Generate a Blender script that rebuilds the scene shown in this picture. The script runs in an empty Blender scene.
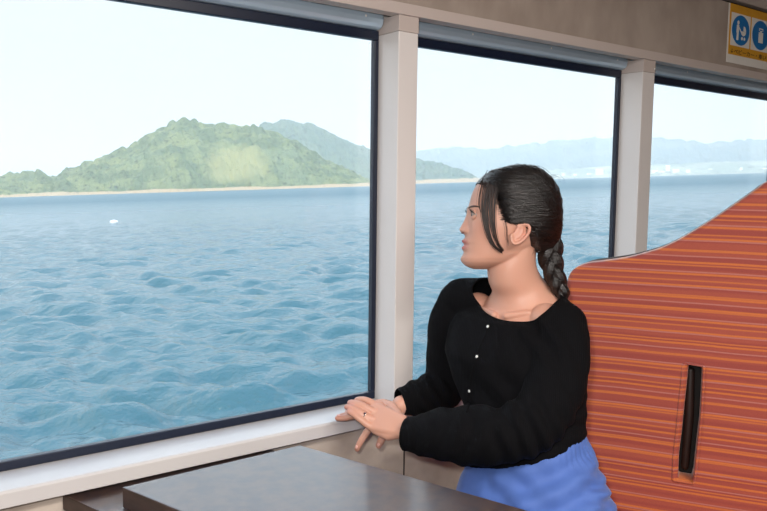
import bpy, bmesh, math, random
import numpy as np
from mathutils import Vector, Matrix, noise
random.seed(7); rng = np.random.default_rng(11)
SC = bpy.context.scene
COL = SC.collection

# ------------------------------------------------------------------ camera
F = 759.0; CX, CY = 383.5, 255.5
def nrm(v): v = np.array(v, float); return v / np.linalg.norm(v)
d3 = np.array([285-CX, -(8400-CY), -F]); ZA = -nrm(d3)
d1 = np.array([1398-CX, -(197-CY), -F]); XA = nrm(d1-(d1@ZA)*ZA); YA = np.cross(ZA, XA)
RM = np.array([XA, YA, ZA])                      # camera -> cabin axes
CAM = np.array([0, 0, 1.29]); S = 1.14
RT = RM @ np.array([1, 0, 0]); UP = RM @ np.array([0, 1, 0]); BK = RM @ np.array([0, 0, 1])
def ray(u, v): return RM @ np.array([(u-CX)/F, -(v-CY)/F, -1.0])
def P(u, v, d): return CAM + d*ray(u, v)         # a point measured off the photo at depth d
def on(u, v, ax, val):
    r = ray(u, v); return CAM + (val-CAM[ax])/r[ax]*r

cam_d = bpy.data.cameras.new('camera'); cam = bpy.data.objects.new('camera', cam_d); COL.objects.link(cam)
cam_d.sensor_width = 36; cam_d.lens = 36*F/767; cam_d.clip_end = 30000; cam_d.clip_start = .02
M4 = Matrix.Identity(4)
for i in range(3):
    M4[i][0] = RT[i]; M4[i][1] = UP[i]; M4[i][2] = BK[i]; M4[i][3] = CAM[i]
cam.matrix_world = M4; SC.camera = cam
vs = SC.view_settings; vs.view_transform = 'Standard'; vs.look = 'None'; vs.gamma = 1; vs.exposure = 0.0
vs.use_curve_mapping = False
cy = SC.cycles; cy.use_denoising = True; cy.max_bounces = 8; cy.transparent_max_bounces = 12
cy.volume_bounces = 2; cy.caustics_reflective = False; cy.caustics_refractive = False; cy.sample_clamp_indirect = 6

# ------------------------------------------------------------------ materials
def lin(c): return tuple(((x/255+.055)/1.055)**2.4 if x/255 > .04045 else x/255/12.92 for x in c) + (1,)
def mat(name, c, rough=.5, metal=0, bump=None, var=None, spec=None, sheen=0, coat=0, **kw):
    m = bpy.data.materials.new(name); m.use_nodes = True; nt = m.node_tree; b = nt.nodes['Principled BSDF']
    b.inputs['Base Color'].default_value = lin(c); b.inputs['Roughness'].default_value = rough
    b.inputs['Metallic'].default_value = metal
    if spec is not None: b.inputs['Specular IOR Level'].default_value = spec
    if sheen: b.inputs['Sheen Weight'].default_value = sheen; b.inputs['Sheen Roughness'].default_value = .4
    if coat: b.inputs['Coat Weight'].default_value = coat; b.inputs['Coat Roughness'].default_value = .1
    tc = nt.nodes.new('ShaderNodeTexCoord')
    if var:                                   # (scale, second colour, stretch)
        n = nt.nodes.new('ShaderNodeTexNoise'); n.inputs['Scale'].default_value = var[0]; n.inputs['Detail'].default_value = 6
        mp = nt.nodes.new('ShaderNodeMapping'); mp.inputs['Scale'].default_value = var[2] if len(var) > 2 else (1, 1, 1)
        nt.links.new(tc.outputs['Object'], mp.inputs[0]); nt.links.new(mp.outputs[0], n.inputs['Vector'])
        r = nt.nodes.new('ShaderNodeValToRGB'); r.color_ramp.elements[0].color = lin(c); r.color_ramp.elements[1].color = lin(var[1])
        r.color_ramp.elements[0].position = .35; r.color_ramp.elements[1].position = .65
        nt.links.new(n.outputs['Fac'], r.inputs[0]); nt.links.new(r.outputs[0], b.inputs['Base Color'])
    if bump:                                  # (scale, strength, distance, stretch)
        n = nt.nodes.new('ShaderNodeTexNoise'); n.inputs['Scale'].default_value = bump[0]; n.inputs['Detail'].default_value = 4
        mp = nt.nodes.new('ShaderNodeMapping'); mp.inputs['Scale'].default_value = bump[3] if len(bump) > 3 else (1, 1, 1)
        nt.links.new(tc.outputs['Object'], mp.inputs[0]); nt.links.new(mp.outputs[0], n.inputs['Vector'])
        bp = nt.nodes.new('ShaderNodeBump'); bp.inputs['Strength'].default_value = bump[1]; bp.inputs['Distance'].default_value = bump[2]
        nt.links.new(n.outputs['Fac'], bp.inputs['Height']); nt.links.new(bp.outputs[0], b.inputs['Normal'])
    return m
M = {}
M['column'] = mat('painted_metal', (218, 213, 211), .32, 0, var=(3, (213, 208, 206)))
M['sill'] = mat('sill_laminate', (204, 201, 200), .26, 0, var=(6, (199, 196, 196)))
M['felt'] = mat('panel_laminate', (170, 157, 147), .6, 0, bump=(60, .15, .002), var=(9, (150, 137, 127), (1, 1, .6)))
M['lower'] = mat('lower_panel', (196, 184, 172), .6, 0, bump=(80, .2, .002), var=(14, (176, 162, 150)))
M['trim'] = mat('header_trim', (192, 180, 174), .4)
M['gasket'] = mat('window_gasket', (10, 22, 44), .35)
M['blind'] = mat('blind_metal', (184, 206, 224), .3, .3)
M['screw'] = mat('screw_steel', (240, 240, 240), .3, .1)
M['ceil'] = mat('ceiling_panel', (190, 180, 172), .7, var=(4, (180, 170, 163)))
M['floor'] = mat('carpet', (70, 66, 70), .95, bump=(300, .5, .004), var=(150, (92, 86, 88)))
M['dark'] = mat('dark_recess', (18, 15, 14), .8, var=(30, (26, 21, 19)))
M['table'] = mat('table_laminate', (58, 49, 54), .33, 0, bump=(420, .06, .001), var=(40, (80, 63, 56), (1, 1, 1)), spec=1.0, coat=.25)
M['tedge'] = mat('table_edge', (52, 38, 33), .45, var=(20, (66, 48, 42), (1, 1, 5)))
M['steel'] = mat('steel', (170, 170, 172), .25, .9)
M['bag'] = mat('seat_base', (60, 52, 50), .6, var=(5, (70, 62, 58)))
M['white'] = mat('sign_white', (225, 222, 216), .5, var=(20, (220, 217, 211)))
M['yellow'] = mat('sign_yellow', (208, 152, 36), .5, var=(20, (202, 146, 34)))
M['blue'] = mat('sign_blue', (8, 110, 176), .5, var=(20, (10, 104, 168)))
M['ink'] = mat('sign_ink', (30, 26, 24), .6)
M['button'] = mat('button_pearl', (225, 225, 222), .15, .1)
M['silver'] = mat('ring_silver', (210, 205, 200), .15, 1)
M['stone'] = mat('ring_stone', (40, 30, 60), .05, .2)
M['eye'] = mat('eye_white', (150, 136, 130), .3)
M['iris'] = mat('eye_iris', (24, 14, 10), .1)
M['lash'] = mat('lash', (14, 10, 10), .6)
M['brow'] = mat('brow_hair', (78, 58, 50), .7)
M['shoe'] = mat('shoe_leather', (30, 28, 30), .35, bump=(60, .1, .001))

def fabric_mat():
    m = mat('striped_upholstery', (186, 78, 58), .8, sheen=.3); nt = m.node_tree; b = nt.nodes['Principled BSDF']
    tc = nt.nodes.new('ShaderNodeTexCoord'); sp = nt.nodes.new('ShaderNodeSeparateXYZ')
    nt.links.new(tc.outputs['Object'], sp.inputs[0])
    # horizontal stripe rows driven by height, irregular spacing by 1D noise
    wob = nt.nodes.new('ShaderNodeTexNoise'); wob.inputs['Scale'].default_value = 2.2; nt.links.new(tc.outputs['Object'], wob.inputs['Vector'])
    ad = nt.nodes.new('ShaderNodeMath'); ad.operation = 'MULTIPLY_ADD'; ad.inputs[1].default_value = .012
    nt.links.new(wob.outputs['Fac'], ad.inputs[0]); nt.links.new(sp.outputs['Z'], ad.inputs[2])
    def row(scale, detail=0, off=0):
        n = nt.nodes.new('ShaderNodeTexNoise'); n.noise_dimensions = '1D'; n.inputs['Scale'].default_value = scale; n.inputs['Detail'].default_value = detail
        a = nt.nodes.new('ShaderNodeMath'); a.inputs[1].default_value = off; nt.links.new(ad.outputs[0], a.inputs[0]); nt.links.new(a.outputs[0], n.inputs['W']); return n
    def wave(freq, lo, hi, ph=0):
        w = nt.nodes.new('ShaderNodeMath'); w.operation = 'MULTIPLY_ADD'; w.inputs[1].default_value = freq; w.inputs[2].default_value = ph
        nt.links.new(ad.outputs[0], w.inputs[0]); s = nt.nodes.new('ShaderNodeMath'); s.operation = 'SINE'; nt.links.new(w.outputs[0], s.inputs[0])
        mr = nt.nodes.new('ShaderNodeMapRange'); mr.inputs[1].default_value = lo; mr.inputs[2].default_value = hi; nt.links.new(s.outputs[0], mr.inputs[0]); return mr
    def mix(fac, a, c):
        mx = nt.nodes.new('ShaderNodeMix'); mx.data_type = 'RGBA'
        nt.links.new(fac, mx.inputs[0])
        if isinstance(a, tuple): mx.inputs[6].default_value = a
        else: nt.links.new(a, mx.inputs[6])
        mx.inputs[7].default_value = c; return mx.outputs[2]
    n1 = row(60, 0); r1 = nt.nodes.new('ShaderNodeMapRange'); r1.inputs[1].default_value = .4; r1.inputs[2].default_value = .6; nt.links.new(n1.outputs['Fac'], r1.inputs[0])
    c = mix(r1.outputs[0], lin((148, 66, 57)), lin((160, 76, 60)))
    c = mix(wave(2*math.pi/.0285, .72, .98).outputs[0], c, lin((196, 108, 54)))
    c = mix(wave(2*math.pi/.0370, .90, 1.0, 1.3).outputs[0], c, lin((190, 104, 56)))
    c = mix(wave(2*math.pi/.0380, .93, 1.0, 2.6).outputs[0], c, lin((178, 110, 100)))
    g = nt.nodes.new('ShaderNodeTexNoise'); g.inputs['Scale'].default_value = 350; g.inputs['Detail'].default_value = 3
    nt.links.new(tc.outputs['Object'], g.inputs['Vector'])
    mm = nt.nodes.new('ShaderNodeMix'); mm.data_type = 'RGBA'; mm.blend_type = 'OVERLAY'; mm.inputs[0].default_value = .15
    nt.links.new(c, mm.inputs[6]); nt.links.new(g.outputs['Fac'], mm.inputs[7]); nt.links.new(mm.outputs[2], b.inputs['Base Color'])
    bp = nt.nodes.new('ShaderNodeBump'); bp.inputs['Strength'].default_value = .4; bp.inputs['Distance'].default_value = .001
    nt.links.new(g.outputs['Fac'], bp.inputs['Height']); nt.links.new(bp.outputs[0], b.inputs['Normal'])
    return m
M['fabric'] = fabric_mat()
def knit_mat():
    m = mat('black_knit', (8, 8, 11), .9, spec=.12); nt = m.node_tree; b = nt.nodes['Principled BSDF']
    tc = nt.nodes.new('ShaderNodeTexCoord')
    w = nt.nodes.new('ShaderNodeTexWave'); w.inputs['Scale'].default_value = 85; w.inputs['Distortion'].default_value = 2; w.inputs['Detail'].default_value = 2; w.inputs['Detail Scale'].default_value = .2
    mp = nt.nodes.new('ShaderNodeMapping'); mp.inputs['Rotation'].default_value = (0, 0, .9)
    nt.links.new(tc.outputs['Object'], mp.inputs[0]); nt.links.new(mp.outputs[0], w.inputs['Vector'])
    n = nt.nodes.new('ShaderNodeTexNoise'); n.inputs['Scale'].default_value = 35; nt.links.new(tc.outputs['Object'], n.inputs['Vector'])
    a = nt.nodes.new('ShaderNodeMath'); nt.links.new(w.outputs['Fac'], a.inputs[0]); nt.links.new(n.outputs['Fac'], a.inputs[1])
    bp = nt.nodes.new('ShaderNodeBump'); bp.inputs['Strength'].default_value = .35; bp.inputs['Distance'].default_value = .0012
    nt.links.new(a.outputs[0], bp.inputs['Height']); nt.links.new(bp.outputs[0], b.inputs['Normal'])
    return m
M['knit'] = knit_mat()
M['blue_cloth'] = mat('blue_cloth', (76, 108, 180), .75, bump=(900, .2, .0006), var=(30, (71, 102, 172)), sheen=.15)
def hair_mat():
    m = mat('dark_hair', (17, 13, 13), .34, spec=.6); nt = m.node_tree; b = nt.nodes['Principled BSDF']
    tc = nt.nodes.new('ShaderNodeTexCoord'); n = nt.nodes.new('ShaderNodeTexNoise'); n.inputs['Scale'].default_value = 120; n.inputs['Detail'].default_value = 5
    mp = nt.nodes.new('ShaderNodeMapping'); mp.inputs['Scale'].default_value = (.25, .25, 2.2); mp.inputs['Rotation'].default_value = (.3, .5, 0)
    nt.links.new(tc.outputs['Object'], mp.inputs[0]); nt.links.new(mp.outputs[0], n.inputs['Vector'])
    bp = nt.nodes.new('ShaderNodeBump'); bp.inputs['Strength'].default_value = .9; bp.inputs['Distance'].default_value = .004
    nt.links.new(n.outputs['Fac'], bp.inputs['Height']); nt.links.new(bp.outputs[0], b.inputs['Normal'])
    r = nt.nodes.new('ShaderNodeValToRGB'); r.color_ramp.elements[0].color = lin((9, 8, 9)); r.color_ramp.elements[1].color = lin((27, 19, 17))
    r.color_ramp.elements[0].position = .4; r.color_ramp.elements[1].position = .75
    nt.links.new(n.outputs['Fac'], r.inputs[0]); nt.links.new(r.outputs[0], b.inputs['Base Color'])
    return m
M['hair'] = hair_mat()
def skin_mat():
    m = mat('skin', (214, 164, 138), .48, bump=(500, .12, .0006)); nt = m.node_tree; b = nt.nodes['Principled BSDF']
    b.inputs['Subsurface Weight'].default_value = .12; b.inputs['Subsurface Radius'].default_value = (.6, .25, .15); b.inputs['Subsurface Scale'].default_value = .012
    at = nt.nodes.new('ShaderNodeAttribute'); at.attribute_name = 'tone'
    r = nt.nodes.new('ShaderNodeMix'); r.data_type = 'RGBA'; r.inputs[6].default_value = lin((200, 152, 132)); r.inputs[7].default_value = lin((176, 84, 84))
    nt.links.new(at.outputs['Fac'], r.inputs[0])
    tc = nt.nodes.new('ShaderNodeTexCoord'); n = nt.nodes.new('ShaderNodeTexNoise'); n.inputs['Scale'].default_value = 22; nt.links.new(tc.outputs['Object'], n.inputs['Vector'])
    r2 = nt.nodes.new('ShaderNodeMix'); r2.data_type = 'RGBA'; r2.blend_type = 'MULTIPLY'; r2.inputs[0].default_value = .5
    cr = nt.nodes.new('ShaderNodeValToRGB'); cr.color_ramp.elements[0].color = (1, .93, .9, 1); cr.color_ramp.elements[1].color = (1, 1, 1, 1)
    nt.links.new(n.outputs['Fac'], cr.inputs[0]); nt.links.new(r.outputs[2], r2.inputs[6]); nt.links.new(cr.outputs[0], r2.inputs[7])
    nt.links.new(r2.outputs[2], b.inputs['Base Color']); return m
M['skin'] = skin_mat()
def glass_mat():
    m = bpy.data.materials.new('window_glass'); m.use_nodes = True; nt = m.node_tree; nt.nodes.clear()
    o = nt.nodes.new('ShaderNodeOutputMaterial'); t = nt.nodes.new('ShaderNodeBsdfTransparent'); t.inputs[0].default_value = (.97, .985, .985, 1)
    g = nt.nodes.new('ShaderNodeBsdfGlossy'); g.inputs['Roughness'].default_value = .01; lw_ = nt.nodes.new('ShaderNodeLayerWeight'); lw_.inputs[0].default_value = .5; fr = nt.nodes.new('ShaderNodeMath'); fr.operation = 'POWER'; fr.inputs[1].default_value = 5; nt.links.new(lw_.outputs['Facing'], fr.inputs[0])
    mu = nt.nodes.new('ShaderNodeMath'); mu.operation = 'MULTIPLY_ADD'; mu.inputs[1].default_value = .9; mu.inputs[2].default_value = .03
    mx = nt.nodes.new('ShaderNodeMixShader'); nt.links.new(fr.outputs[0], mu.inputs[0]); nt.links.new(mu.outputs[0], mx.inputs[0])
    nt.links.new(t.outputs[0], mx.inputs[1]); nt.links.new(g.outputs[0], mx.inputs[2]); nt.links.new(mx.outputs[0], o.inputs[0]); return m
M['glass'] = glass_mat()

# ------------------------------------------------------------------ mesh helpers
def tag(o, label=None, cat=None, group=None, kind=None):
    if label: o['label'] = label
    if cat: o['category'] = cat
    if group: o['group'] = group
    if kind: o['kind'] = kind
    return o
def mesh_obj(name, verts, faces, m, parent=None, smooth=False, rel=True, loc=None):
    """verts in world space; a child keeps world placement under its parent"""
    me = bpy.data.meshes.new(name); me.from_pydata([tuple(map(float, v)) for v in verts], [], [tuple(f) for f in faces]); me.update()
    return link(name, me, m, parent, smooth)
def origin_of(parent):
    v = Vector((0, 0, 0))
    while parent is not None: v += parent.location; parent = parent.parent
    return v
def link(name, me, m, parent=None, smooth=False):
    o = bpy.data.objects.new(name, me); COL.objects.link(o)
    if m is not None: me.materials.append(m)
    if smooth: me.polygons.foreach_set('use_smooth', [True]*len(me.polygons))
    if parent is not None:
        o.parent = parent; off = origin_of(parent); me.transform(Matrix.Translation(-off))
    me.update(); return o
def empty(name, loc):
    o = bpy.data.objects.new(name, None); o.location = tuple(map(float, loc)); o.empty_display_size = .1; COL.objects.link(o); return o
def bevel_mesh(me, w, seg=2):
    bm = bmesh.new(); bm.from_mesh(me)
    es = [e for e in bm.edges if e.is_manifold and e.calc_face_angle(0) > .5]
    bmesh.ops.bevel(bm, geom=es, offset=w, segments=seg, profile=.6, affect='EDGES'); bm.to_mesh(me); bm.free()
def prism(name, poly, ax, lo, hi, m, parent=None, bev=0, smooth=False):
    """poly: list of 2D points in the two remaining axes, extruded along ax"""
    n = len(poly); V = []
    for h in (lo, hi):
        for a, b in poly:
            p = [a, b]; p.insert(ax, h); V.append(p)
    Fc = [tuple(range(n)), tuple(range(2*n-1, n-1, -1))] + [(i, i+n, (i+1) % n+n, (i+1) % n) for i in range(n)]
    me = bpy.data.meshes.new(name); me.from_pydata(V, [], Fc); bm = bmesh.new(); bm.from_mesh(me); bmesh.ops.recalc_face_normals(bm, faces=bm.faces); bm.to_mesh(me); bm.free()
    if bev: bevel_mesh(me, bev)
    return link(name, me, m, parent, smooth)
def box(name, a, b, m, parent=None, bev=0):
    x0, y0, z0 = a; x1, y1, z1 = b
    return prism(name, [(x0, y0), (x1, y0), (x1, y1), (x0, y1)], 2, z0, z1, m, parent, bev)

class MB:
    def __init__(s): s.v = []; s.f = []
    def add(s, V, Fc):
        o = len(s.v); s.v += [tuple(map(float, p)) for p in V]; s.f += [tuple(i+o for i in f) for f in Fc]; return s
    def tube(s, pts, rad, n=12, caps=True, flat=None):
        """swept round tube along pts with hemispherical ends; flat=(axis vector, factor) squashes it"""
        pts = [np.array(p, float) for p in pts]; rad = list(rad)
        if caps:
            t0 = nrm(pts[0]-pts[1]); t1 = nrm(pts[-1]-pts[-2]); A = []; B = []
            for q in (1.0, .95, .8, .55, .3):
                A.append((pts[0]+t0*rad[0]*q, rad[0]*math.sqrt(max(0, 1-q*q))+1e-5)); B.append((pts[-1]+t1*rad[-1]*q, rad[-1]*math.sqrt(max(0, 1-q*q))+1e-5))
            pts = [a for a, _ in A]+pts+[b for b, _ in B[::-1]]; rad = [r for _, r in A]+rad+[r for _, r in B[::-1]]
        up = None; V = []
        for i, p in enumerate(pts):
            t = nrm(pts[min(i+1, len(pts)-1)]-pts[max(i-1, 0)])
            if up is None: up = nrm(np.cross(t, [0.3, .2, .9])) if abs(t[2]) < .9 else nrm(np.cross(t, [1, 0, 0]))
            up = nrm(up-(up@t)*t); sd = np.cross(t, up)
            for k in range(n):
                a = 2*math.pi*k/n; o = (up*math.cos(a)+sd*math.sin(a))*rad[i]
                if flat is not None: ax, q = flat; o = o-ax*(o@ax)*(1-q)
                V.append(p+o)
        L = len(pts); Fc = [(i*n+k, i*n+(k+1) % n, (i+1)*n+(k+1) % n, (i+1)*n+k) for i in range(L-1) for k in range(n)]
        Fc += [tuple(range(n))[::-1], tuple((L-1)*n+k for k in range(n))]
        return s.add(V, Fc)
    def loft(s, rings):
        n = len(rings[0]); V = [p for r in rings for p in r]; L = len(rings)
        Fc = [(i*n+k, i*n+(k+1) % n, (i+1)*n+(k+1) % n, (i+1)*n+k) for i in range(L-1) for k in range(n)]
        Fc += [tuple(range(n))[::-1], tuple((L-1)*n+k for k in range(n))]
        return s.add(V, Fc)
    def sphere(s, c, r, n=16, ax=None):
        c = np.array(c, float); R = np.array(ax if ax is not None else np.eye(3)); rr = np.array(r if hasattr(r, '__len__') else (r, r, r), float); rings = []
        for i in range(n//2+1):
            th = math.pi*(i+.02)/(n//2+.04); rings.append([c+R.T@(rr*np.array([math.sin(th)*math.cos(a), math.sin(th)*math.sin(a), math.cos(th)])) for a in np.linspace(0, 2*math.pi, n, endpoint=False)])
        return s.loft(rings)
    def obj(s, name, m, parent=None, smooth=True): 
        me = bpy.data.meshes.new(name); me.from_pydata(s.v, [], s.f); bm = bmesh.new(); bm.from_mesh(me); bmesh.ops.recalc_face_normals(bm, faces=bm.faces); bm.to_mesh(me); bm.free()
        return link(name, me, m, parent, smooth)
def spline(pts, n):
    """Catmull-Rom through rows of any width"""
    p = np.array(pts, float); p = np.vstack([2*p[0]-p[1], p, 2*p[-1]-p[-2]]); out = []
    segs = len(p)-3
    for q in np.linspace(0, segs-1e-9, n):
        i = int(q); t = q-i; a, b, c, d = p[i:i+4]
        out.append(.5*((2*b)+(c-a)*t+(2*a-5*b+4*c-d)*t*t+(3*b-a-3*c+d)*t**3))
    return np.array(out)
def remeshed(mb, voxel, smooth_it=3, factor=.5):
    me = bpy.data.meshes.new('tmp'); me.from_pydata(mb.v, [], mb.f); bm = bmesh.new(); bm.from_mesh(me); bmesh.ops.recalc_face_normals(bm, faces=bm.faces); bm.to_mesh(me); bm.free()
    o = bpy.data.objects.new('tmp', me); COL.objects.link(o)
    r = o.modifiers.new('r', 'REMESH'); r.mode = 'VOXEL'; r.voxel_size = voxel; r.adaptivity = 0
    s = o.modifiers.new('s', 'SMOOTH'); s.factor = factor; s.iterations = smooth_it
    dg = bpy.context.evaluated_depsgraph_get(); dg.update(); res = bpy.data.meshes.new_from_object(o.evaluated_get(dg))
    bpy.data.objects.remove(o); bpy.data.meshes.remove(me); return res
def get_co(me): a = np.empty(len(me.vertices)*3); me.vertices.foreach_get('co', a); return a.reshape(-1, 3)
def get_no(me): a = np.empty(len(me.vertices)*3); me.vertices.foreach_get('normal', a); return a.reshape(-1, 3)
def set_co(me, a): me.vertices.foreach_set('co', a.ravel()); me.update()

# ------------------------------------------------------------------ cabin
YW = 1.225*S; YG = 1.296*S; zt_g = 1.29+.297*S; ZS = CAM[2]-.46*S; ZH = 1.29+.307*S          # wall face, glass, sill top, column top
X0, X1, YB = -1.7, 4.3, -2.4; ZC = 2.25
YL = 1.205*S; YR = 1.240*S                                              # sill lip, recessed lower wall
COLS = [(.953*S, 1.003*S), (1.773*S, 1.826*S), (2.63*S, 2.68*S), (.10*S-.06, .10*S-.003), (3.45*S, 3.50*S)]
ST = dict(kind='structure')
tag(box('floor', (X0, YB, -.05), (X1, YR, 0), M['floor']), **ST)
tag(box('ceiling', (X0, YB, ZC), (X1, YW+.12, ZC+.05), M['ceil']), **ST)
tag(box('wall_left', (X0-.05, YB, 0), (X0, YW+.12, ZC), M['felt']), **ST)
tag(box('wall_right', (X1, YB, 0), (X1+.05, YW+.12, ZC), M['felt']), **ST)
tag(box('wall_back', (X0, YB-.05, 0), (X1, YB, ZC), M['felt']), **ST)
w = tag(box('wall_window', (X0, YR, 0), (X1, YR+.14, ZS-.032), M['lower']), **ST)
zt = 1.29+.36*S; zp = 1.29+.545*S                                       # trim top, header top
tag(box('wall_header', (X0, YW, zt), (X1, YW+.12, zp), M['felt']), **ST)
tag(box('trim_1', (X0, YW-.006, zt-.024), (X1, YW+.03, zt+.002), M['trim'], bev=.002), **ST)
# upper ceiling bulkhead: shadow gap and a panel sloping up into the cabin
tag(prism('trim_2', [(YW-.004, zp+.012), (YW+.12, zp+.012), (YW+.12, ZC), (YW-.30, ZC)], 0, X0, X1, M['ceil']), **ST)
tag(prism('trim_3', [(YW+.02, zp), (YW+.12, zp), (YW+.12, zp+.012), (YW+.02, zp+.012)], 0, X0, X1, M['dark']), **ST)
# sill board with a small rounded nose
sl = [(YL, ZS-.030), (YL, ZS-.004), (YL+.004, ZS), (YG+.06, ZS), (YG+.06, ZS-.030)]
tag(prism('trim_4', sl, 0, X0, X1, M['sill'], bev=.0015), **ST)
for k, (a, b) in enumerate(COLS):                                        # window columns
    c = box('trim_%d' % (5+k), (a, YW, ZS), (b, YG+.012, ZH), M['column'], bev=.002); tag(c, **ST)
    h = box('column_head', (a-.0005, YW-.0012, ZH+.0002), (b+.0005, YG+.012, zt-.024), M['trim'], c, bev=.001)
xs = sorted([c for c in COLS]); 
spans = [(X0, xs[0][0])]+[(xs[i][1], xs[i+1][0]) for i in range(len(xs)-1)]+[(xs[-1][1], X1)]
for k, (a, b) in enumerate(spans):
    fr = empty('window_%d' % (k+1), ((a+b)/2, YG, ZS)); tag(fr, **ST)
    g = .0125
    box('gasket', (a, YG-.005, ZS), (b, YG+.010, ZS+.018), M['gasket'], fr, .002)
    box('gasket', (a, YG-.005, zt_g), (b, YG+.010, zt_g+.022), M['gasket'], fr, .002)
    box('gasket', (a, YG-.005, ZS+.018), (a+g, YG+.010, zt_g), M['gasket'], fr, .002)
    box('gasket', (b-g, YG-.005, ZS+.018), (b, YG+.010, zt_g), M['gasket'], fr, .002)
    box('glass_pane', (a+g-.004, YG+.001, ZS+.014), (b-g+.004, YG+.006, zt_g+.004), M['glass'], fr)
    # rolled sunshade housing above the glass
    rings = []
    r = MB(); zc = zt_g+.052; yc = YG-.022
    prof = [(YG+.010, zt_g+.0225), (YG-.010, zt_g+.023), (YG-.020, zt_g+.027), (YG-.026, zt_g+.034), (YG-.028, zt_g+.044), (YG-.026, zt_g+.054), (YG-.020, zt_g+.062), (YG-.010, zt-.003), (YG+.010, zt-.003)]
    hsg = prism('blind_housing', prof, 0, a+.004, b-.004, M['blind'], fr, .001)
    for q in np.arange(b-.055, a+.03, -.30) if b-a > .3 else []:
        s_ = MB(); s_.sphere((q, YG-.0285, zt_g+.046), (.0028, .0012, .0028), 10); s_.obj('screw', M['screw'], hsg)
# outer hull strip that closes the wall above the glass
tag(box('wall_outer', (X0, YG+.012, zt_g+.019), (X1, YG+.05, ZC), M['column']), **ST)
# small screw cover on second column head
scv = MB(); scv.sphere((COLS[1][1]-.004, YW-.002, ZH+.012), (.003, .0015, .003), 10); tag(scv.obj('screw_cap', M['screw']), 'tiny round screw cap at the top of the right-hand window column', 'screw')

# wall seam of the lower panel (thin joint)
tag(box('trim_20', (on(404, 455, 1, YR)[0]-.002, YR-.0012, 0), (on(404, 455, 1, YR)[0]+.002, YR+.001, ZS-.031), M['bag']), **ST)

# ------------------------------------------------------------------ sign on header
def text_mesh(s, size):
    cu = bpy.data.curves.new('t', 'FONT'); cu.body = s; cu.size = size; cu.extrude = .0002; cu.resolution_u = 2
    o = bpy.data.objects.new('t', cu); COL.objects.link(o); dg = bpy.context.evaluated_depsgraph_get(); dg.update()
    me = bpy.data.meshes.new_from_object(o.evaluated_get(dg)); bpy.data.objects.remove(o); return me
sx = 2.178*S; sz0 = 1.29+.374*S; sz1 = 1.29+.548*S-.004; yf = YW-.0005
sg = empty('priority_sign', (sx+.2, YW, sz0))
tag(sg, 'yellow and white sign with round blue pictograms on the brown panel above the windows', 'sign')
sw = .424
def signbox(name, x0, z0, x1, z1, lay, m, par): return box(name, (sx+x0, yf-.001*lay, z0), (sx+x1, yf-.001*(lay-1), z1), m, par)
brd = signbox('board', 0, sz0, sw, sz1, 1, M['white'], sg)
H_ = sz1-sz0
signbox('yellow_field', .008, sz0+.028, sw-.008, sz1, 2, M['yellow'], sg)
def disc_loft(cx_, cz, rx, rz, y, m, name, par):
    n = 40; V = [(cx_+rx*math.cos(t), y, cz+rz*math.sin(t)) for t in np.linspace(0, 2*math.pi, n, endpoint=False)]
    V2 = [(a, y+.0009, b) for a, _, b in V]; Fc = [tuple(range(n)), tuple(range(2*n-1, n-1, -1))]+[(i, (i+1) % n, (i+1) % n+n, i+n) for i in range(n)]
    return mesh_obj(name, V+V2, Fc, m, par)
qw = .124; q0 = .017; zb = sz0+.058; zt2 = sz1-.028
for k in range(3):
    xa = q0+k*(qw+.010)
    sq = signbox('pictogram_square', xa, zb, xa+qw, zt2, 3, M['white'], sg)
    cxm = sx+xa+qw/2; czm = (zb+zt2)/2; rx, rz = qw*.46, (zt2-zb)*.46
    dsc = disc_loft(cxm, czm, rx, rz, yf-.004, M['blue'], 'pictogram_disc', sg)
    y_ = yf-.005
    def blob(x, z, a, b): disc_loft(cxm+x, czm+z, a, b, y_, M['white'], 'pictogram_mark', dsc)
    def bar(x0, z0, x1, z1, t):
        d = nrm([x1-x0, z1-z0]); nn = np.array([-d[1], d[0]])*t/2
        pts = [(cxm+x0+nn[0], czm+z0+nn[1]), (cxm+x1+nn[0], czm+z1+nn[1]), (cxm+x1-nn[0], czm+z1-nn[1]), (cxm+x0-nn[0], czm+z0-nn[1])]
        prism('pictogram_mark', pts, 1, y_, y_+.0009, M['white'], dsc)
    if k == 0:                                                           # person pushing a pram
        blob(-.020, .024, .006, .007); bar(-.021, .016, -.022, -.010, .014); bar(-.024, -.010, -.025, -.034, .005); bar(-.018, -.010, -.018, -.034, .005)
        bar(-.016, .010, -.004, .000, .004); bar(-.004, .000, .004, -.010, .003)
        pts = [(cxm+.016+.016*math.cos(t), czm-.002+.015*math.sin(t)) for t in np.linspace(math.pi, 2*math.pi, 12)]
        prism('pictogram_mark', pts, 1, y_, y_+.0009, M['white'], dsc)
        pts = [(cxm+.016, czm-.001)]+[(cxm+.016+.016*math.cos(t), czm-.001+.017*math.sin(t)) for t in np.linspace(0, math.pi/2, 8)]
        prism('pictogram_mark', pts, 1, y_, y_+.0009, M['white'], dsc)
        blob(.008, -.026, .005, .0055); blob(.024, -.026, .005, .0055)
    elif k == 1:                                                         # luggage
        bar(-.014, .022, .014, .022, .004); bar(-.012, .014, -.012, .024, .003); bar(.012, .014, .012, .024, .003)
        bar(-.015, -.008, .015, -.008, .036); bar(0, .016, 0, .010, .008)
    else:
        blob(0, .024, .006, .007); bar(0, .015, 0, -.012, .012); bar(0, -.010, .016, -.016, .004); bar(.016, -.016, .020, -.032, .004)
tm = text_mesh('\u2193\u30d9\u30d3\u30fc\u30ab\u30fc\u30fb\u8eca\u3044\u3059', .030)
co = get_co(tm); wd = co[:, 0].max()
T = np.stack([sx+.018+co[:, 0]*(.27/max(wd, .01)), yf-.0032+0*co[:, 0]-co[:, 2], sz0+.033+co[:, 1]*.62], 1); set_co(tm, T)
link('lettering', tm, M['ink'], sg)

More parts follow.
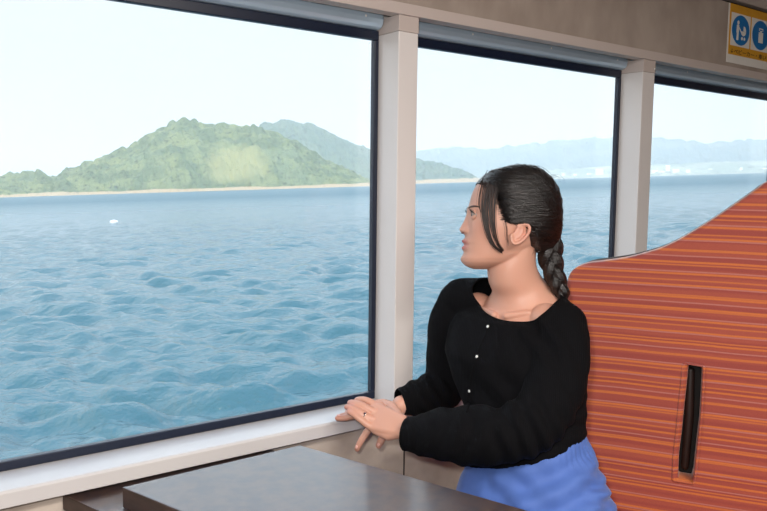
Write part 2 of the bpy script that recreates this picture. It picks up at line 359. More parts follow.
# ------------------------------------------------------------------ table: two stacked leaves on a pedestal
zA = 1.29-.463*S; th = .033*S; zB = zA-th
A1 = on(122, 487, 2, zA); A2 = on(300, 445, 2, zA); A3 = on(530, 511, 2, zA); A4 = on(169, 511, 2, zA)
dr = nrm((A3-A2)[:2]); LN = .72
p1, p2 = A1[:2], A2[:2]; p3 = p2+dr*LN; p4 = p1+dr*LN*.98
tb = empty('folding_table', (*(p1+p3)/2, 0)); tag(tb, 'dark brown laminate folding table with a leaf folded over its top', 'table')
prism('table_top', [tuple(p1), tuple(p2), tuple(p3), tuple(p4)], 2, zB+.0005, zA, M['table'], tb, .0025)
B1 = on(62, 494, 2, zB); q1 = B1[:2]; q1 = np.array([q1[0], min(q1[1], YR-.004)])
q2 = np.array([p2[0]+.000, YR-.006]); q3 = q2+dr*(LN+.02); q4 = q1+dr*(LN+.02)
q2 = q2-np.array([.012, 0]); q3 = q3-np.array([.012, 0])
prism('lower_leaf', [tuple(q1), tuple(q2), tuple(q3), tuple(q4)], 2, zB-.030, zB, M['table'], tb, .0025)
for o_ in tb.children:
    if o_.name.startswith(('table_top', 'lower_leaf')):
        o_.data.materials.append(M['tedge'])
        for pg in o_.data.polygons:
            if pg.normal.z < .3: pg.material_index = 1
# hinge pin seen on the near end of the upper leaf
hp = p1+dr*.075
h = MB(); h.tube([(*(hp+np.array([-.004, 0])), zB+.010), (*(hp+np.array([.004, 0])), zB+.010)], [.0035, .0035], 10); tag(h.obj('hinge_pin', M['screw'], tb), 'small bright hinge pin')
cm = np.array([.66, .78])
pd = MB(); pd.tube([(*cm, .03), (*cm, zB-.04)], [.04, .04], 24, caps=False); pd.obj('pedestal', M['steel'], tb)
pb = MB(); pb.loft([[(cm[0]+r*math.cos(a), cm[1]+r*math.sin(a), z) for a in np.linspace(0, 2*math.pi, 32, endpoint=False)] for r, z in ((.17, 0), (.17, .012), (.14, .02), (.05, .032))]); pb.obj('base_plate', M['steel'], tb)
box('mounting_plate', (cm[0]-.12, cm[1]-.12, zB-.042), (cm[0]+.12, cm[1]+.12, zB-.0305), M['steel'], tb)

# ------------------------------------------------------------------ bench with wavy striped backrest
az = math.radians(53.2+68); bd = np.array([math.cos(az), math.sin(az), 0]); bn = np.array([math.cos(az+math.pi/2), math.sin(az+math.pi/2), 0])  # bn faces the sitter
bp0 = P(590, 330, 1.93)
def bpl(u, v):
    r = ray(u, v); t = ((bp0-CAM)@bn)/(r@bn); return CAM+t*r
orig = np.array([bp0[0], bp0[1], 0])
def loc2(u, v): q = bpl(u, v)-orig; return (-(q@bd), q[2])              # s grows to the right in view
out = [loc2(*a) for a in [(566, 300), (566.5, 283), (570, 273), (577, 267), (588, 263.5), (600, 262), (613, 260.3), (627, 258), (643, 254), (660, 248.8), (677, 241), (693.6, 231.4), (710, 221.3), (727, 210), (743, 199), (760, 187), (767, 182)]]
s_e, z_e = out[-1]
out += [(s_e+.05, z_e+.030), (s_e+.11, z_e+.052), (s_e+.18, z_e+.060), (s_e+.26, z_e+.052), (s_e+.33, z_e+.02), (s_e+.37, z_e-.04), (s_e+.38, z_e-.12), (s_e+.38, .46), (out[0][0]+.0, .46)]
slot = [loc2(*a) for a in [(688.5, 367), (689.5, 365.8), (701, 368), (702, 369.5), (701, 395), (699.5, 420), (696.5, 445), (693.5, 475), (691.5, 482), (679.5, 480), (678, 478), (679, 455), (682, 430), (684.5, 405), (686.8, 385)]]
bench = empty('bench_seat', (*(orig[:2]+bn[:2]*.2-bd[:2]*.25), 0)); tag(bench, 'orange-red striped upholstered bench with a tall wavy backrest beside the window', 'bench')
MB4 = Matrix(((-bd[0], bn[0], 0, orig[0]), (-bd[1], bn[1], 0, orig[1]), (0, 0, 1, 0), (0, 0, 0, 1)))   # local x=s, y=towards sitter, z=up
def panel(name, loops, y0, y1, bev, m, parent, fine=True):
    cu = bpy.data.curves.new('c', 'CURVE'); cu.dimensions = '2D'; cu.fill_mode = 'BOTH'
    th_ = (y1-y0)/2; cu.extrude = th_-bev; cu.bevel_depth = bev; cu.bevel_resolution = 4
    for lp, off in loops:
        sp = cu.splines.new('POLY'); sp.points.add(len(lp)-1)
        for q, (a, b) in zip(sp.points, lp): q.co = (a, b, 0, 1)
        sp.use_cyclic_u = True
    cu.offset = -bev
    o = bpy.data.objects.new('c', cu); COL.objects.link(o); dg = bpy.context.evaluated_depsgraph_get(); dg.update(); me = bpy.data.meshes.new_from_object(o.evaluated_get(dg)); bpy.data.objects.remove(o)
    a = get_co(me); set_co(me, np.stack([a[:, 0], (y0+y1)/2-a[:, 2], a[:, 1]], 1)); me.transform(MB4)
    return link(name, me, m, parent, False)
def shift(lp, k): c = np.mean(lp, 0); return [tuple(c+(np.array(p)-c)*k) for p in lp]
spo = spline(out[:-2], 90).tolist(); spo = [tuple(p) for p in spo]+[out[-2], out[-1]]
panel('backrest', [(spo, 0), (slot, 0)], -.070, 0, .012, M['fabric'], bench)
# stitched welt around the slot, the dark inside of the slot and the shell behind
wl = MB(); L3 = [MB4 @ Vector((a, .0015, b)) for a, b in shift(slot, 1.0)]
c0 = np.mean(slot, 0); ring = []
for a, b in slot+[slot[0]]:
    a2 = a-.012 if a < c0[0] else a+.004; ring.append(MB4 @ Vector((a2, .0005, b+(.006 if b > c0[1] else -.004))))
wl.tube([np.array(p) for p in ring], [.0028]*len(ring), 8, caps=False); wl.obj('welt', M['fabric'], bench)
bs = [(min(p[0] for p in slot)-.03, min(p[1] for p in slot)-.03), (max(p[0] for p in slot)+.03, min(p[1] for p in slot)-.03), (max(p[0] for p in slot)+.03, max(p[1] for p in slot)+.03), (min(p[0] for p in slot)-.03, max(p[1] for p in slot)+.03)]
panel('slot_lining', [(bs, 0)], -.085, -.066, .002, M['dark'], bench)
inn = MB(); pts = [MB4 @ Vector((a, -.052, b)) for a, b in [(c0[0]-.004, c0[1]+.115), (c0[0]-.002, c0[1]), (c0[0]-.006, c0[1]-.13)]]
inn.tube([np.array(p) for p in pts], [.010, .011, .010], 12); inn.obj('grab_bar', mat('dark_bar', (46, 30, 26), .5, var=(10, (36, 24, 20))), bench)
shell = shift(spo, .96); panel('back_shell', [(shell, 0)], -.105, -.086, .006, M['bag'], bench)
def bench_box(name, s0, s1, y0, y1, z0, z1, m, bev):
    me = bpy.data.meshes.new(name); V = [(s, y, z) for z in (z0, z1) for s, y in ((s0, y0), (s1, y0), (s1, y1), (s0, y1))]
    me.from_pydata(V, [], [(0, 3, 2, 1), (4, 5, 6, 7), (0, 1, 5, 4), (1, 2, 6, 5), (2, 3, 7, 6), (3, 0, 4, 7)]); 
    bevel_mesh(me, bev, 4); me.transform(MB4); return link(name, me, m, bench, False)
s0 = out[0][0]
bench_box('seat_cushion', s0+.0, s_e+.36, .002, .46, .345, .46, M['fabric'], .025)
bench_box('seat_base', s0+.02, s_e+.34, .01, .40, 0, .345, M['bag'], .006)

# ------------------------------------------------------------------ the seated woman
Lv = nrm(RT*.65+BK*.76-ZA*0); Lv = nrm(np.array([*(RM.T*0+0)[0][:0], Lv @ np.array([1, 0, 0]), Lv @ np.array([0, 1, 0]), 0])); Fv = np.cross(np.array([0, 0, 1]), Lv)
if Fv @ (RT) > 0: Fv = -Fv
Zu = np.array([0, 0, 1.])
HD = 1.62; KM = HD/F; yaw = math.radians(-2)
hO = P(512, 222, HD); hF = -RT*math.cos(yaw)-BK*math.sin(yaw); hL = BK*math.cos(yaw)-RT*math.sin(yaw); hU = UP
def hp3(u, v, l): return hO+hF*(512-u)*KM+hU*(222-v)*KM+hL*l             # head space: u,v as seen from the side, l metres to the side
TB = np.array([  # v, front u, back u, half width mm   (bare head)
 (169.5, 505, 524, 14), (171, 498, 534, 34), (174, 490, 541, 50), (178, 483, 546, 60), (183, 478, 549.5, 67), (188, 474.6, 552, 71), (194, 472, 553.5, 74), (200, 470.4, 554, 75.5), (206, 469, 553.5, 75.5),
 (210, 467.4, 552.5, 74.5), (215, 467.0, 551, 73.5), (222, 467.2, 548, 72), (228, 467.2, 545, 70), (234, 466.0, 542, 66.5), (238, 464.8, 540, 63.5), (242, 464.0, 538, 60.5), (246, 463.8, 535, 58), (250, 463.6, 530, 55), (254, 462.8, 528, 52), (258, 461.6, 522, 48), (262, 462.4, 514, 42), (265, 464.6, 504, 33), (267.5, 468.5, 492, 22), (269.3, 474, 486, 11)])
def trow(v): return [np.interp(v, TB[:, 0], TB[:, k]) for k in (1, 2, 3)]
def g_(x, s): return math.exp(-(x/s)**2)
NOSE = np.array([(211, 0), (215, .9), (219, 2.6), (223, 4.6), (227, 7.0), (229.6, 8.2), (231.6, 6.8), (233.4, 3.6), (235, .8), (237, 0)])
def face_off(v, l):
    """forward offset in px for front features at height v, side offset l (mm)"""
    n = np.interp(v, NOSE[:, 0], NOSE[:, 1]); s = np.interp(v, [211, 219, 228, 234], [7, 7.5, 10.5, 12])
    o = n*g_(l, s)
    o += 2.4*g_(abs(l)-13.5, 5)*g_(v-230.6, 2.6)                            # nostril wings
    o -= 1.3*g_(abs(l)-31, 15)*g_(v-215.5, 4.2)                             # eye sockets
    o += 1.0*g_(abs(l)-26, 20)*g_(v-208.5, 3.0)                             # brow
    o += 1.3*g_(abs(l)-38, 15)*g_(v-228, 6)                                 # cheeks
    o += 2.9*g_(l, 19)*g_(v-241.0, 2.0) + 2.5*g_(l, 17)*g_(v-248.2, 2.1)    # lips
    o -= 1.5*g_(l, 26)*g_(v-244.6, .95)
    o -= .8*g_(l, 24)*g_(v-252.6, 2.0); o += 1.4*g_(l, 20)*g_(v-260, 4.0)
    o -= .5*g_(l, 3)*g_(v-237, 2.2)
    return o
def head_pt(v, ph):
    uf, ub, w = trow(v); uc = uf+(ub-uf)*.46; a = uc-uf if math.cos(ph) > 0 else ub-uc
    p = 2.15 if math.cos(ph) > 0 else 2.0; c, s = math.cos(ph), math.sin(ph)
    cc = math.copysign(abs(c)**(2/p), c); ss = math.copysign(abs(s)**(2/p), s); l = w*ss; u = uc-a*cc
    if c > 0: u -= face_off(v, l)*min(1, c*2.2)
    return u, v, l
def head_lat(u, v, l_off=0):
    """side distance (m) of the bare head at u,v"""
    uf, ub, w = trow(v); uc = uf+(ub-uf)*.46; a = uc-uf if u < uc else ub-uc; p = 2.15 if u < uc else 2.0
    q = min(1, abs(uc-u)/a); return (w*(1-q**p)**(1/p)+l_off)/1000
body = MB()
rings = []
for v in np.concatenate([[169.6, 170.2], np.arange(171, 209, 2), np.arange(209, 268, .8), [268.5, 269.2]]):
    rings.append([hp3(*(lambda t: (t[0], t[1], t[2]/1000))(head_pt(v, ph))) for ph in np.linspace(0, 2*math.pi, 150, endpoint=False)])
body.loft(rings)
# ears
for sd in (1, -1):
    c0_ = hp3(512.5, 235, sd*.0735)
    eu_ = nrm(hU-hF*.45); e1_ = nrm(np.cross(eu_, hL*sd+hF*-.3)); axn = np.array([e1_, eu_, np.cross(e1_, eu_)])
    body.sphere(c0_, (.0140, .0205, .0042), 20, axn)
    pts = []
    for t in np.linspace(-.6, 4.6, 22):
        ve = -9.4*math.cos(t); pts.append(hp3(512+(7.6-.16*ve)*math.sin(t)-ve*.45, 235+ve, sd*(.0765+.004*math.sin(max(t, 0)*.6))))
    body.tube(pts, [.0036]*len(pts), 10)
    pts = [hp3(510+4.4*math.sin(t)+2.2*math.cos(t), 234-5.4*math.cos(t), sd*.0775) for t in np.linspace(-.3, 3.0, 10)]; body.tube(pts, [.0022]*10, 8)
    body.sphere(hp3(508, 243.5, sd*.0755), (.0062, .0072, .0044), 14); body.tube([hp3(505, 235, sd*.0745), hp3(505.5, 240, sd*.0750)], [.0036, .0034], 10)
# neck and shoulders (bare), slightly smaller than the clothes
def ell(c, hw, hd, n=48, L=None, Fr=None, p=2.3, tilt=0):
    L = Lv if L is None else L; Fr = Fv if Fr is None else Fr; out_ = []
    for a in np.linspace(0, 2*math.pi, n, endpoint=False):
        ca, sa = math.cos(a), math.sin(a); q = Fr*hd*math.copysign(abs(ca)**(2/p), ca)+L*hw*math.copysign(abs(sa)**(2/p), sa)
        out_.append(np.array(c)+q+Zu*tilt*(q@Fr))
    return out_
nk = [(236, 514, 1.625, .048, .046, .0), (250, 513, 1.628, .050, .049, -.1), (262, 511.5, 1.630, .050, .053, -.2), (275, 513, 1.637, .051, .055, -.3), (286, 518, 1.648, .056, .055, -.35), (296, 520, 1.655, .075, .062, -.35), (303, 520, 1.655, .092, .066, -.3), (311, 519, 1.655, .112, .072, -.2)]
neck = [ell(P(u, v, d), hw, hd, tilt=tl, p=2.0) for v, u, d, hw, hd, tl in spline(nk, 34)]
tz = [(318, 518, 1.652, .140, .082), (332, 516, 1.648, .152, .092), (355, 513, 1.64, .150, .104), (385, 518, 1.63, .135, .098), (415, 524, 1.612, .120, .090), (445, 528, 1.60, .125, .092), (475, 530, 1.59, .148, .106), (511, 535, 1.58, .168, .122), (545, 537, 1.575, .165, .125), (570, 537, 1.57, .13, .10)]
tors = lambda g1, g2: [ell(P(u, v, d), hw+g1, hd+g2) for v, u, d, hw, hd in tz]
body.loft(neck+tors(-.014, -.012))
def pts3(l): return [P(*a) for a in l]
body.tube(pts3([(506, 316, 1.597), (528, 313, 1.581), (540, 313, 1.58)]), [.0075, .0065, .004], 10) # collar bones
body.tube(pts3([(494, 315, 1.615), (482, 309, 1.668), (472, 305, 1.708)]), [.0075, .007, .006], 10)
sN, eN, wN = P(564, 325, 1.535), P(530, 433, 1.455), P(409, 429.5, 1.575)
sF, eF, wF = P(458, 306, 1.755), P(447, 388, 1.80), P(401, 405, 1.668)
for s_, e_, w_ in ((sN, eN, wN), (sF, eF, wF)):
    body.tube([s_+(P(517, 312, 1.65)-s_)*.35, s_, s_*.5+e_*.5, e_, e_*.55+w_*.45, w_], [.036, .034, .031, .027, .0215, .0205], 20)
# --- hands.  each finger is a chain of joints with shrinking radii
def finger(pts, r0, r1): q = spline(pts, 12); body.tube([p for p in q], np.linspace(r0, r1, 12), 12)
def hull(aa, bb, ra, rb, n=7):
    """palm: a row of tubes from wrist points to knuckle points"""
    for t in np.linspace(0, 1, n): body.tube([aa[0]*(1-t)+aa[1]*t, (aa[0]*(1-t)+aa[1]*t)*.5+(bb[0]*(1-t)+bb[1]*t)*.5, bb[0]*(1-t)+bb[1]*t], [ra, (ra+rb)/2+.0008, rb], 12)
# near (left) hand, back towards us, laid over the other
hull([P(403, 421, 1.585), P(402.5, 433, 1.575)], [P(374.5, 405.5, 1.632), P(371, 427, 1.602)], .0132, .0092, 8)
body.tube([wN, P(398, 427.5, 1.59)], [.0225, .019], 16, flat=(nrm(hL), .8))
body.tube([P(400, 432.5, 1.578), P(388, 435, 1.588), P(375, 430, 1.600)], [.013, .0125, .009], 12)
finger(pts3([(378, 425.5, 1.600), (369.5, 426, 1.600), (360.5, 419.5, 1.600), (353.5, 414.2, 1.606), (349.0, 412.0, 1.612)]), .0086, .0062)   # little
finger(pts3([(378, 418.5, 1.610), (371, 418.8, 1.607), (359.5, 412.2, 1.610), (351.5, 408.2, 1.618), (347.0, 407.0, 1.626)]), .0090, .0066)   # ring
finger(pts3([(379, 411.5, 1.620), (373, 411.2, 1.617), (361.5, 405.0, 1.622), (354, 402.8, 1.632), (350, 402.8, 1.640)]), .0090, .0066)       # middle
finger(pts3([(381, 405.5, 1.632), (376, 404.6, 1.632), (366.5, 400.4, 1.638), (360.5, 399.4, 1.648), (357, 400.0, 1.655)]), .0088, .0064)     # index
body.tube(pts3([(398, 416, 1.602), (391, 406, 1.640), (383, 403, 1.662), (377, 403, 1.67)]), [.013, .0115, .0098, .0080], 12)                      # thumb, tucked on the far side
# far (right) hand, palm down beneath it
hull([P(399, 407, 1.672), P(398, 417, 1.652)], [P(368, 409, 1.676), P(371, 428, 1.635)], .0125, .0092, 8)
body.tube([wF, P(394, 411, 1.665)], [.0205, .0175], 16)
finger(pts3([(370, 414, 1.662), (360, 414.5, 1.658), (349, 417.0, 1.655), (342, 418.2, 1.655), (337.5, 418.2, 1.655)]), .0090, .0062)        # middle, out along the sill
finger(pts3([(369, 410, 1.672), (360, 411, 1.670), (350, 413.8, 1.668), (345, 415.2, 1.668), (341, 415.8, 1.668)]), .0086, .0060)            # ring
finger(pts3([(368, 407, 1.682), (361, 407, 1.682), (353, 410, 1.68), (349, 411.5, 1.68), (347, 412, 1.68)]), .0076, .0056)              # little
finger(pts3([(373, 424, 1.640), (368, 430.5, 1.632), (362.5, 438.5, 1.630), (358.5, 445.5, 1.633), (357.2, 449.0, 1.637)]), .0090, .0062)     # index, drooping over the lip
finger(pts3([(388, 426, 1.640), (384.5, 434.5, 1.630), (380.8, 441, 1.630), (378.8, 445.5, 1.633)]), .0110, .0072)                           # thumb
# --- legs under the table
pl_ = P(536, 545, 1.575); Tk = nrm(-RT*.86+BK*.42); Tk = nrm([Tk[0], Tk[1], 0]); Lk = np.cross(Zu, Tk)*-1
if Lk@BK < 0: Lk = -Lk
pelv = np.array([pl_[0], pl_[1], .555]); legs = []
for sd in (1, -1):
    hj = pelv+Lk*.085*sd+Zu*-.01; kn = hj+Tk*.42+Zu*-.035+Lk*.015*sd; an = np.array([kn[0], kn[1], .09])+Tk*-.03; legs.append((hj, kn, an))
    body.tube([hj, hj*.5+kn*.5, kn], [.078, .066, .052], 20); body.tube([kn, kn*.6+an*.4, an], [.050, .050, .033], 20)
    body.tube([an, an+np.array([0, 0, -.045])+Tk*.03, an+Zu*-.062+Tk*.13], [.034, .030, .020], 14)
me = remeshed(body, .0021, 2, .5)
co = get_co(me)
tone = np.zeros(len(co)); q = (co-hO); uu = 512-(q@hF)/KM; vv = 222-(q@hU)/KM; ll = (q@hL)*1000
fr = (uu < 486) & (vv > 236) & (vv < 254)
lipu = np.exp(-((vv-241.6)/2.0)**2)*(np.abs(ll) < 24)*np.clip(1.25-np.abs(ll)/24, 0, 1); lipl = np.exp(-((vv-247.4)/2.2)**2)*np.clip(1.25-np.abs(ll)/23, 0, 1)
seam = np.exp(-((vv-244.7)/.9)**2)*(np.abs(ll) < 25)
tone = np.where(fr, np.clip(1.15*np.maximum(lipu, lipl)+.5*seam, 0, 1.1), 0)
hd_ = (vv > 160) & (vv < 275) & (np.abs(ll) < 100) & (uu > 440) & (uu < 580)
tone += hd_*.14*np.exp(-((vv-230)/9)**2)*np.exp(-((uu-480)/11)**2)
tone += hd_*.20*np.exp(-((uu-520)/14)**2)*np.exp(-((vv-236)/13)**2)*(np.abs(ll) > 74)
for tp in ((357.2, 449, 1.637), (378.8, 445.5, 1.633), (337.5, 418.2, 1.655), (349, 412, 1.612), (347, 407, 1.626), (350, 402.8, 1.640)): tone += .22*np.exp(-(np.linalg.norm(co-P(*tp), axis=1)/.014)**2)
at = me.attributes.new('tone', 'FLOAT', 'POINT'); at.data.foreach_set('value', tone.astype(np.float32))
person = empty('person', (pelv[0], pelv[1], .46)); tag(person, 'seated woman in black cardigan and blue trousers looking out of the window', 'person')
skin = link('body', me, M['skin'], person, True)
# finger nails
NAIL = mat('nail', (226, 172, 158), .25)
for tip, prev, nrm_ in ((P(357.6, 446.8, 1.629), P(360.5, 441, 1.627), -RT*.5+BK*.8), (P(379.2, 444, 1.627), P(381, 440, 1.625), -RT*.3+BK*.9), (P(338.6, 417.0, 1.652), P(344, 417.2, 1.65), UP*.9+BK*.3)):
    nl = MB(); t = nrm(tip-prev); n_ = nrm(nrm_-(nrm_@t)*t); nl.sphere(tip+n_*.0046, (.0045, .0034, .0012), 12, np.array([t, np.cross(n_, t), n_])); nl.obj('fingernail', NAIL, skin)
# ring on the ring finger of the upper hand
rc = P(364.6, 415.4, 1.6075); rt = nrm(P(359.5, 412.2, 1.610)-P(371, 418.8, 1.607)); ra_ = nrm(np.cross(rt, UP)); rb_ = np.cross(rt, ra_)
rg = MB(); rg.tube([rc+(ra_*math.cos(t)+rb_*math.sin(t))*.0090 for t in np.linspace(0, 2*math.pi, 30)], [.0009]*30, 8, caps=False); ro = rg.obj('ring', M['silver'], person)
st_ = MB(); st_.sphere(rc+nrm(BK*.8+UP*.6)*.0100, .0020, 10); tag(st_.obj('ring_stone', M['stone'], ro), 'small dark stone set in the ring')
# eyes
for sd in (1, -1):
    ec = hp3(474.4, 215.4, sd*.0305)
    ey = MB(); ey.sphere(ec, .0118, 28); eo = ey.obj('eye', M['eye'], person)
    gz = nrm(hF*.99+hL*sd*.05); ir = MB(); ir.sphere(ec+gz*.0078, (.0056, .0056, .0046), 20, np.array([nrm(np.cross(gz, hU)), nrm(np.cross(np.cross(gz, hU), gz)), gz])); ir.obj('iris', M['iris'], eo)
    def arc(dv, up_, r, nm, m, rr=.0126, a0=-62, a1=66, par=person):
        t_ = MB(); pp = []
        for a in np.linspace(a0, a1, 16):
            aa = math.radians(a); e = math.radians(up_*math.cos(aa*1.25)+dv); d = hF*math.cos(aa)*math.cos(e)+hL*sd*math.sin(aa)*math.cos(e)+hU*math.sin(e); pp.append(ec+d*rr)
        t_.tube(pp, [r*(.5+.5*math.sin(math.pi*(i+1)/17)) for i in range(16)], 8); return t_.obj(nm, m, par)
    arc(4, 24, .0016, 'eyelashes', M['lash'], .0132); arc(-10, -16, .0006, 'eyelashes', M['lash'], .0124)
    for e_, r_ in ((31, .0020), (43, .0028), (57, .0034), (74, .0036)): tag(arc(2, e_, r_, 'eyelid', M['skin'], .0122))
    tag(arc(-8, -20, .0018, 'eyelid', M['skin'], .0120)); tag(arc(-12, -28, .0028, 'eyelid', M['skin'], .0119)); tag(arc(-14, -42, .0034, 'eyelid', M['skin'], .0119))
    lw = MB()
    for k in range(9):                                                     # lash hairs sweeping forward and up
        aa = math.radians(-40+k*12); e = math.radians(26*math.cos(aa)+4); d = hF*math.cos(aa)*math.cos(e)+hL*sd*math.sin(aa)*math.cos(e)+hU*math.sin(e)
        lw.tube([ec+d*.0130, ec+d*.0165+hU*.0012, ec+d*.0185+hU*.0038], [.0006, .0004, .0002], 5)
    lw.obj('eyelashes', M['lash'], person)
    br = MB(); bp_ = []
    for k in range(14):
        t = k/13; v = 208.6-1.9*math.sin(t*2.1)+1.6*t*t; l = 13+36*t; uf, ub, w = trow(v)
        uc = uf+(ub-uf)*.46; a = uc-uf; u = uc-a*(max(0, 1-(l/w)**2.15))**(1/2.15)-face_off(v, l); bp_.append(hp3(u-.25, v, sd*l/1000))
    br.tube(bp_, [.0020*(.5+.6*math.sin(math.pi*(.12+.8*i/13))) for i in range(14)], 8, flat=(hF, .5)); br.obj('eyebrow', M['brow'], person)
    ns_ = MB(); ns_.sphere(hp3(462.6, 233.0, sd*.0068), (.0030, .0034, .0016), 10); ns_.obj('nostril', mat('nostril_dark', (92, 46, 40), .8), person)

# ---------------- hair
HT = np.array([ # v, front u, back u, half width mm (hair surface)
 (164.6, 512, 524, 10), (165.5, 509, 531, 26), (167.5, 503, 537, 42), (170.5, 491, 542.5, 56), (175, 484, 548, 67), (180, 478.6, 552.5, 75), (185, 475.4, 556, 79), (190, 473.6, 558.5, 82), (200, 471, 561, 84), (210, 469, 562, 84), (220, 468, 562, 81), (230, 468, 561.5, 76), (238, 468, 560, 66), (246, 468, 558, 50), (252, 470, 555, 34)])
def hlat(u, v):
    uf, ub, w = [np.interp(v, HT[:, 0], HT[:, k]) for k in (1, 2, 3)]; uc = uf+(ub-uf)*.48; a = uc-uf if u < uc else ub-uc
    q = min(1, abs(uc-u)/max(a, .1)); return w*(1-q**2.2)**(1/2.2)/1000
HLN = np.array([(160, 440), (176, 470), (181, 474.2), (184, 477), (187, 480), (192, 485), (198, 489), (206, 492), (214, 495), (221, 497), (225, 500), (226, 510), (227.5, 519), (229, 521), (236, 523), (246, 526.5), (254, 532)])
def hairline(v): return np.interp(v, HLN[:, 0], HLN[:, 1])
def pt_hair(v, ph, inset=0):
    uf, ub, w = [np.interp(v, HT[:, 0], HT[:, k]) for k in (1, 2, 3)]; uc = uf+(ub-uf)*.48; a = uc-uf if math.cos(ph) > 0 else ub-uc; p = 2.2
    c, s = math.cos(ph), math.sin(ph); u = uc-a*math.copysign(abs(c)**(2/p), c); l = w*math.copysign(abs(s)**(2/p), s)
    return u, l
nv, nph = 110, 260; V = []; keep = np.zeros((nv, nph), bool); vs2 = np.concatenate([np.linspace(164.7, 172, 20), np.linspace(172.6, 252, nv-20)])
for i, v in enumerate(vs2):
    for j in range(nph):
        ph = 2*math.pi*j/nph; u, l = pt_hair(v, ph); hl = hairline(v); d = u-hl
        keep[i, j] = d > -1.0
        e = min(1, max(0, (d+1)/9)); e = e*e*(3-2*e); ls = head_lat(min(max(u, trow(max(v, 170))[0]+.5), 553), max(v, 170))*1000
        if v > 178 and u < 545: l = math.copysign(min(abs(l), abs(l)*e+(1-e)*max(min(abs(l), ls-1.5), 0)), l) if abs(l) > 30 else l
        # combed grooves running from the hairline back to the nape
        dx, dz = u-548, v-240; an = math.atan2(dz, -dx); gr = .35*math.sin(an*46+math.sin(u*.11)*1.5)+.25*math.sin(an*91+1)+.5*noise.noise(Vector((an*9, u*.03, 2.0+(l > 0))))
        sc_ = 1+gr*.015*min(1, max(d, 0)/8); V.append(hp3(512+(u-512)*sc_, v-(gr*.4 if v < 178 else 0), l*sc_/1000))
Fc = []
for i in range(nv-1):
    for j in range(nph):
        k = (j+1) % nph
        if keep[i, j] and keep[i+1, j] and keep[i, k] and keep[i+1, k]: Fc.append((i*nph+j, i*nph+k, (i+1)*nph+k, (i+1)*nph+j))
Fc.append(tuple(range(nph))[::-1])
me = bpy.data.meshes.new('hair'); me.from_pydata([tuple(p) for p in V], [], Fc); bm = bmesh.new(); bm.from_mesh(me)
bmesh.ops.delete(bm, geom=[v for v in bm.verts if not v.link_faces], context='VERTS'); bmesh.ops.recalc_face_normals(bm, faces=bm.faces); bm.to_mesh(me); bm.free()
hair = link('hair', me, M['hair'], person, True); sm = hair.modifiers.new('s', 'SOLIDIFY'); sm.thickness = .004; sm.offset = -1
# strands combed back over the cap
stn = MB()
def strand(path, r0, r1, n=10, k=4): q = spline(path, n); stn.tube(q, np.linspace(r0, r1, n), k, caps=False)
for sd in (1, -1):
    for i in range(330 if sd > 0 else 120):
        t = rng.random(); v0 = 167+t*57; u0 = max(hairline(v0)+rng.uniform(-1.5, 3), np.interp(v0, HT[:, 0], HT[:, 1])+.8) + (rng.uniform(0, 18) if rng.random() < .5 else 0)
        u1 = rng.uniform(536, 559); v1 = rng.uniform(222, 244) if t > .25 else rng.uniform(196, 240); pts = []
        for s in np.linspace(0, 1, 8):
            u = u0+(u1-u0)*s; v = v0+(v1-v0)*(s**1.55 if t < .6 else s**1.15)-5*math.sin(math.pi*s)*(1-t)*.9
            v = max(v, np.interp(u, [478, 491, 506, 524, 542, 552], [180, 170.8, 165.9, 165.2, 170.8, 180])+.3)
            l = hlat(u, v); lo = head_lat(u, max(v, 170)) if u < 550 else 0; e = min(1, max(0, (u-hairline(v)+1)/9)); e = e*e*(3-2*e)
            l = l*e+(1-e)*max(min(l, lo), 0)+.0006; pts.append(hp3(u, v, sd*(l+.0006)))
        strand(pts, .0007, .0005)
for i in range(150):
    v0 = rng.uniform(188, 223); u0 = hairline(v0)-rng.uniform(-1, 4.5); pts = []
    for s in np.linspace(0, 1, 6):
        u = u0+22*s; v = v0+s*s*(7 if v0 < 205 else 2)-3*math.sin(3.1*s)*(v0 < 200); e = min(1, max(0, (u-hairline(v)+1)/9)); e = e*e*(3-2*e)
        pts.append(hp3(u, v, hlat(u, v)*e+(1-e)*head_lat(u, v)+.0008))
    strand(pts, .0002, .0005)
stn.obj('combed_strands', M['hair'], hair)
# loose locks framing the face
stn = MB()
for sd in (1, -1):
    for i in range(84 if sd > 0 else 30):
        j = rng.normal(0, 1, 4)*.7; w = rng.random()
        if w < .6: key = [(492, 172), (484, 186), (480.0, 202), (479.5, 217), (482.5, 234), (488.5, 246), (496.5, 252.3)]
        else: key = [(495, 172), (488, 186), (485.3, 202), (485.2, 217), (487, 231), (491, 243), (497, 250.5)]
        pts = []
        for q_, (u, v) in enumerate(key):
            f = q_/6; u2 = u+j[0]*(3.6-f*2.8)+j[1]*.5*math.sin(f*5); v2 = v+j[2]*.8; u2 = max(u2, 484.5) if f < .1 else (max(u2, 478.5) if f < .25 else u2)
            l = max(head_lat(max(u2, trow(v2)[0]+1), max(v2, 170.5)), hlat(max(u2, 479), v2)*(.9 if f < .15 else 0)); pts.append(hp3(u2, v2, sd*(l+.0035+.002*w+.003*math.sin(f*3.14))))
        strand(pts, .0006, .0003, 22, 5)
    for i in range(22):                                                     # thin wisps on forehead, temple and nape
        j = rng.normal(0, 1, 3)
        if i < 10: key = [(491, 173), (481+j[0], 184), (477+j[0], 196), (476+j[0]*1.2, 206), (478+j[0]*1.5, 214)]
        elif i < 17: key = [(498+j[0], 221), (500+j[0]*.8, 230), (500.5+j[0], 238+j[1]), (502+j[0]*.8, 245+2*j[1])]
        else: key = [(533+j[0], 240), (530.5+j[0], 248), (528.5+j[0]*1.5, 255+j[1])]
        pts = [hp3(u, v, sd*((head_lat(u, v) if u < 525 else .050)+.0022)) for u, v in key]; strand(pts, .00035, .0002, 12, 4)
stn.obj('loose_locks', mat('brown_strands', (38, 26, 23), .5), hair)
stn = MB()
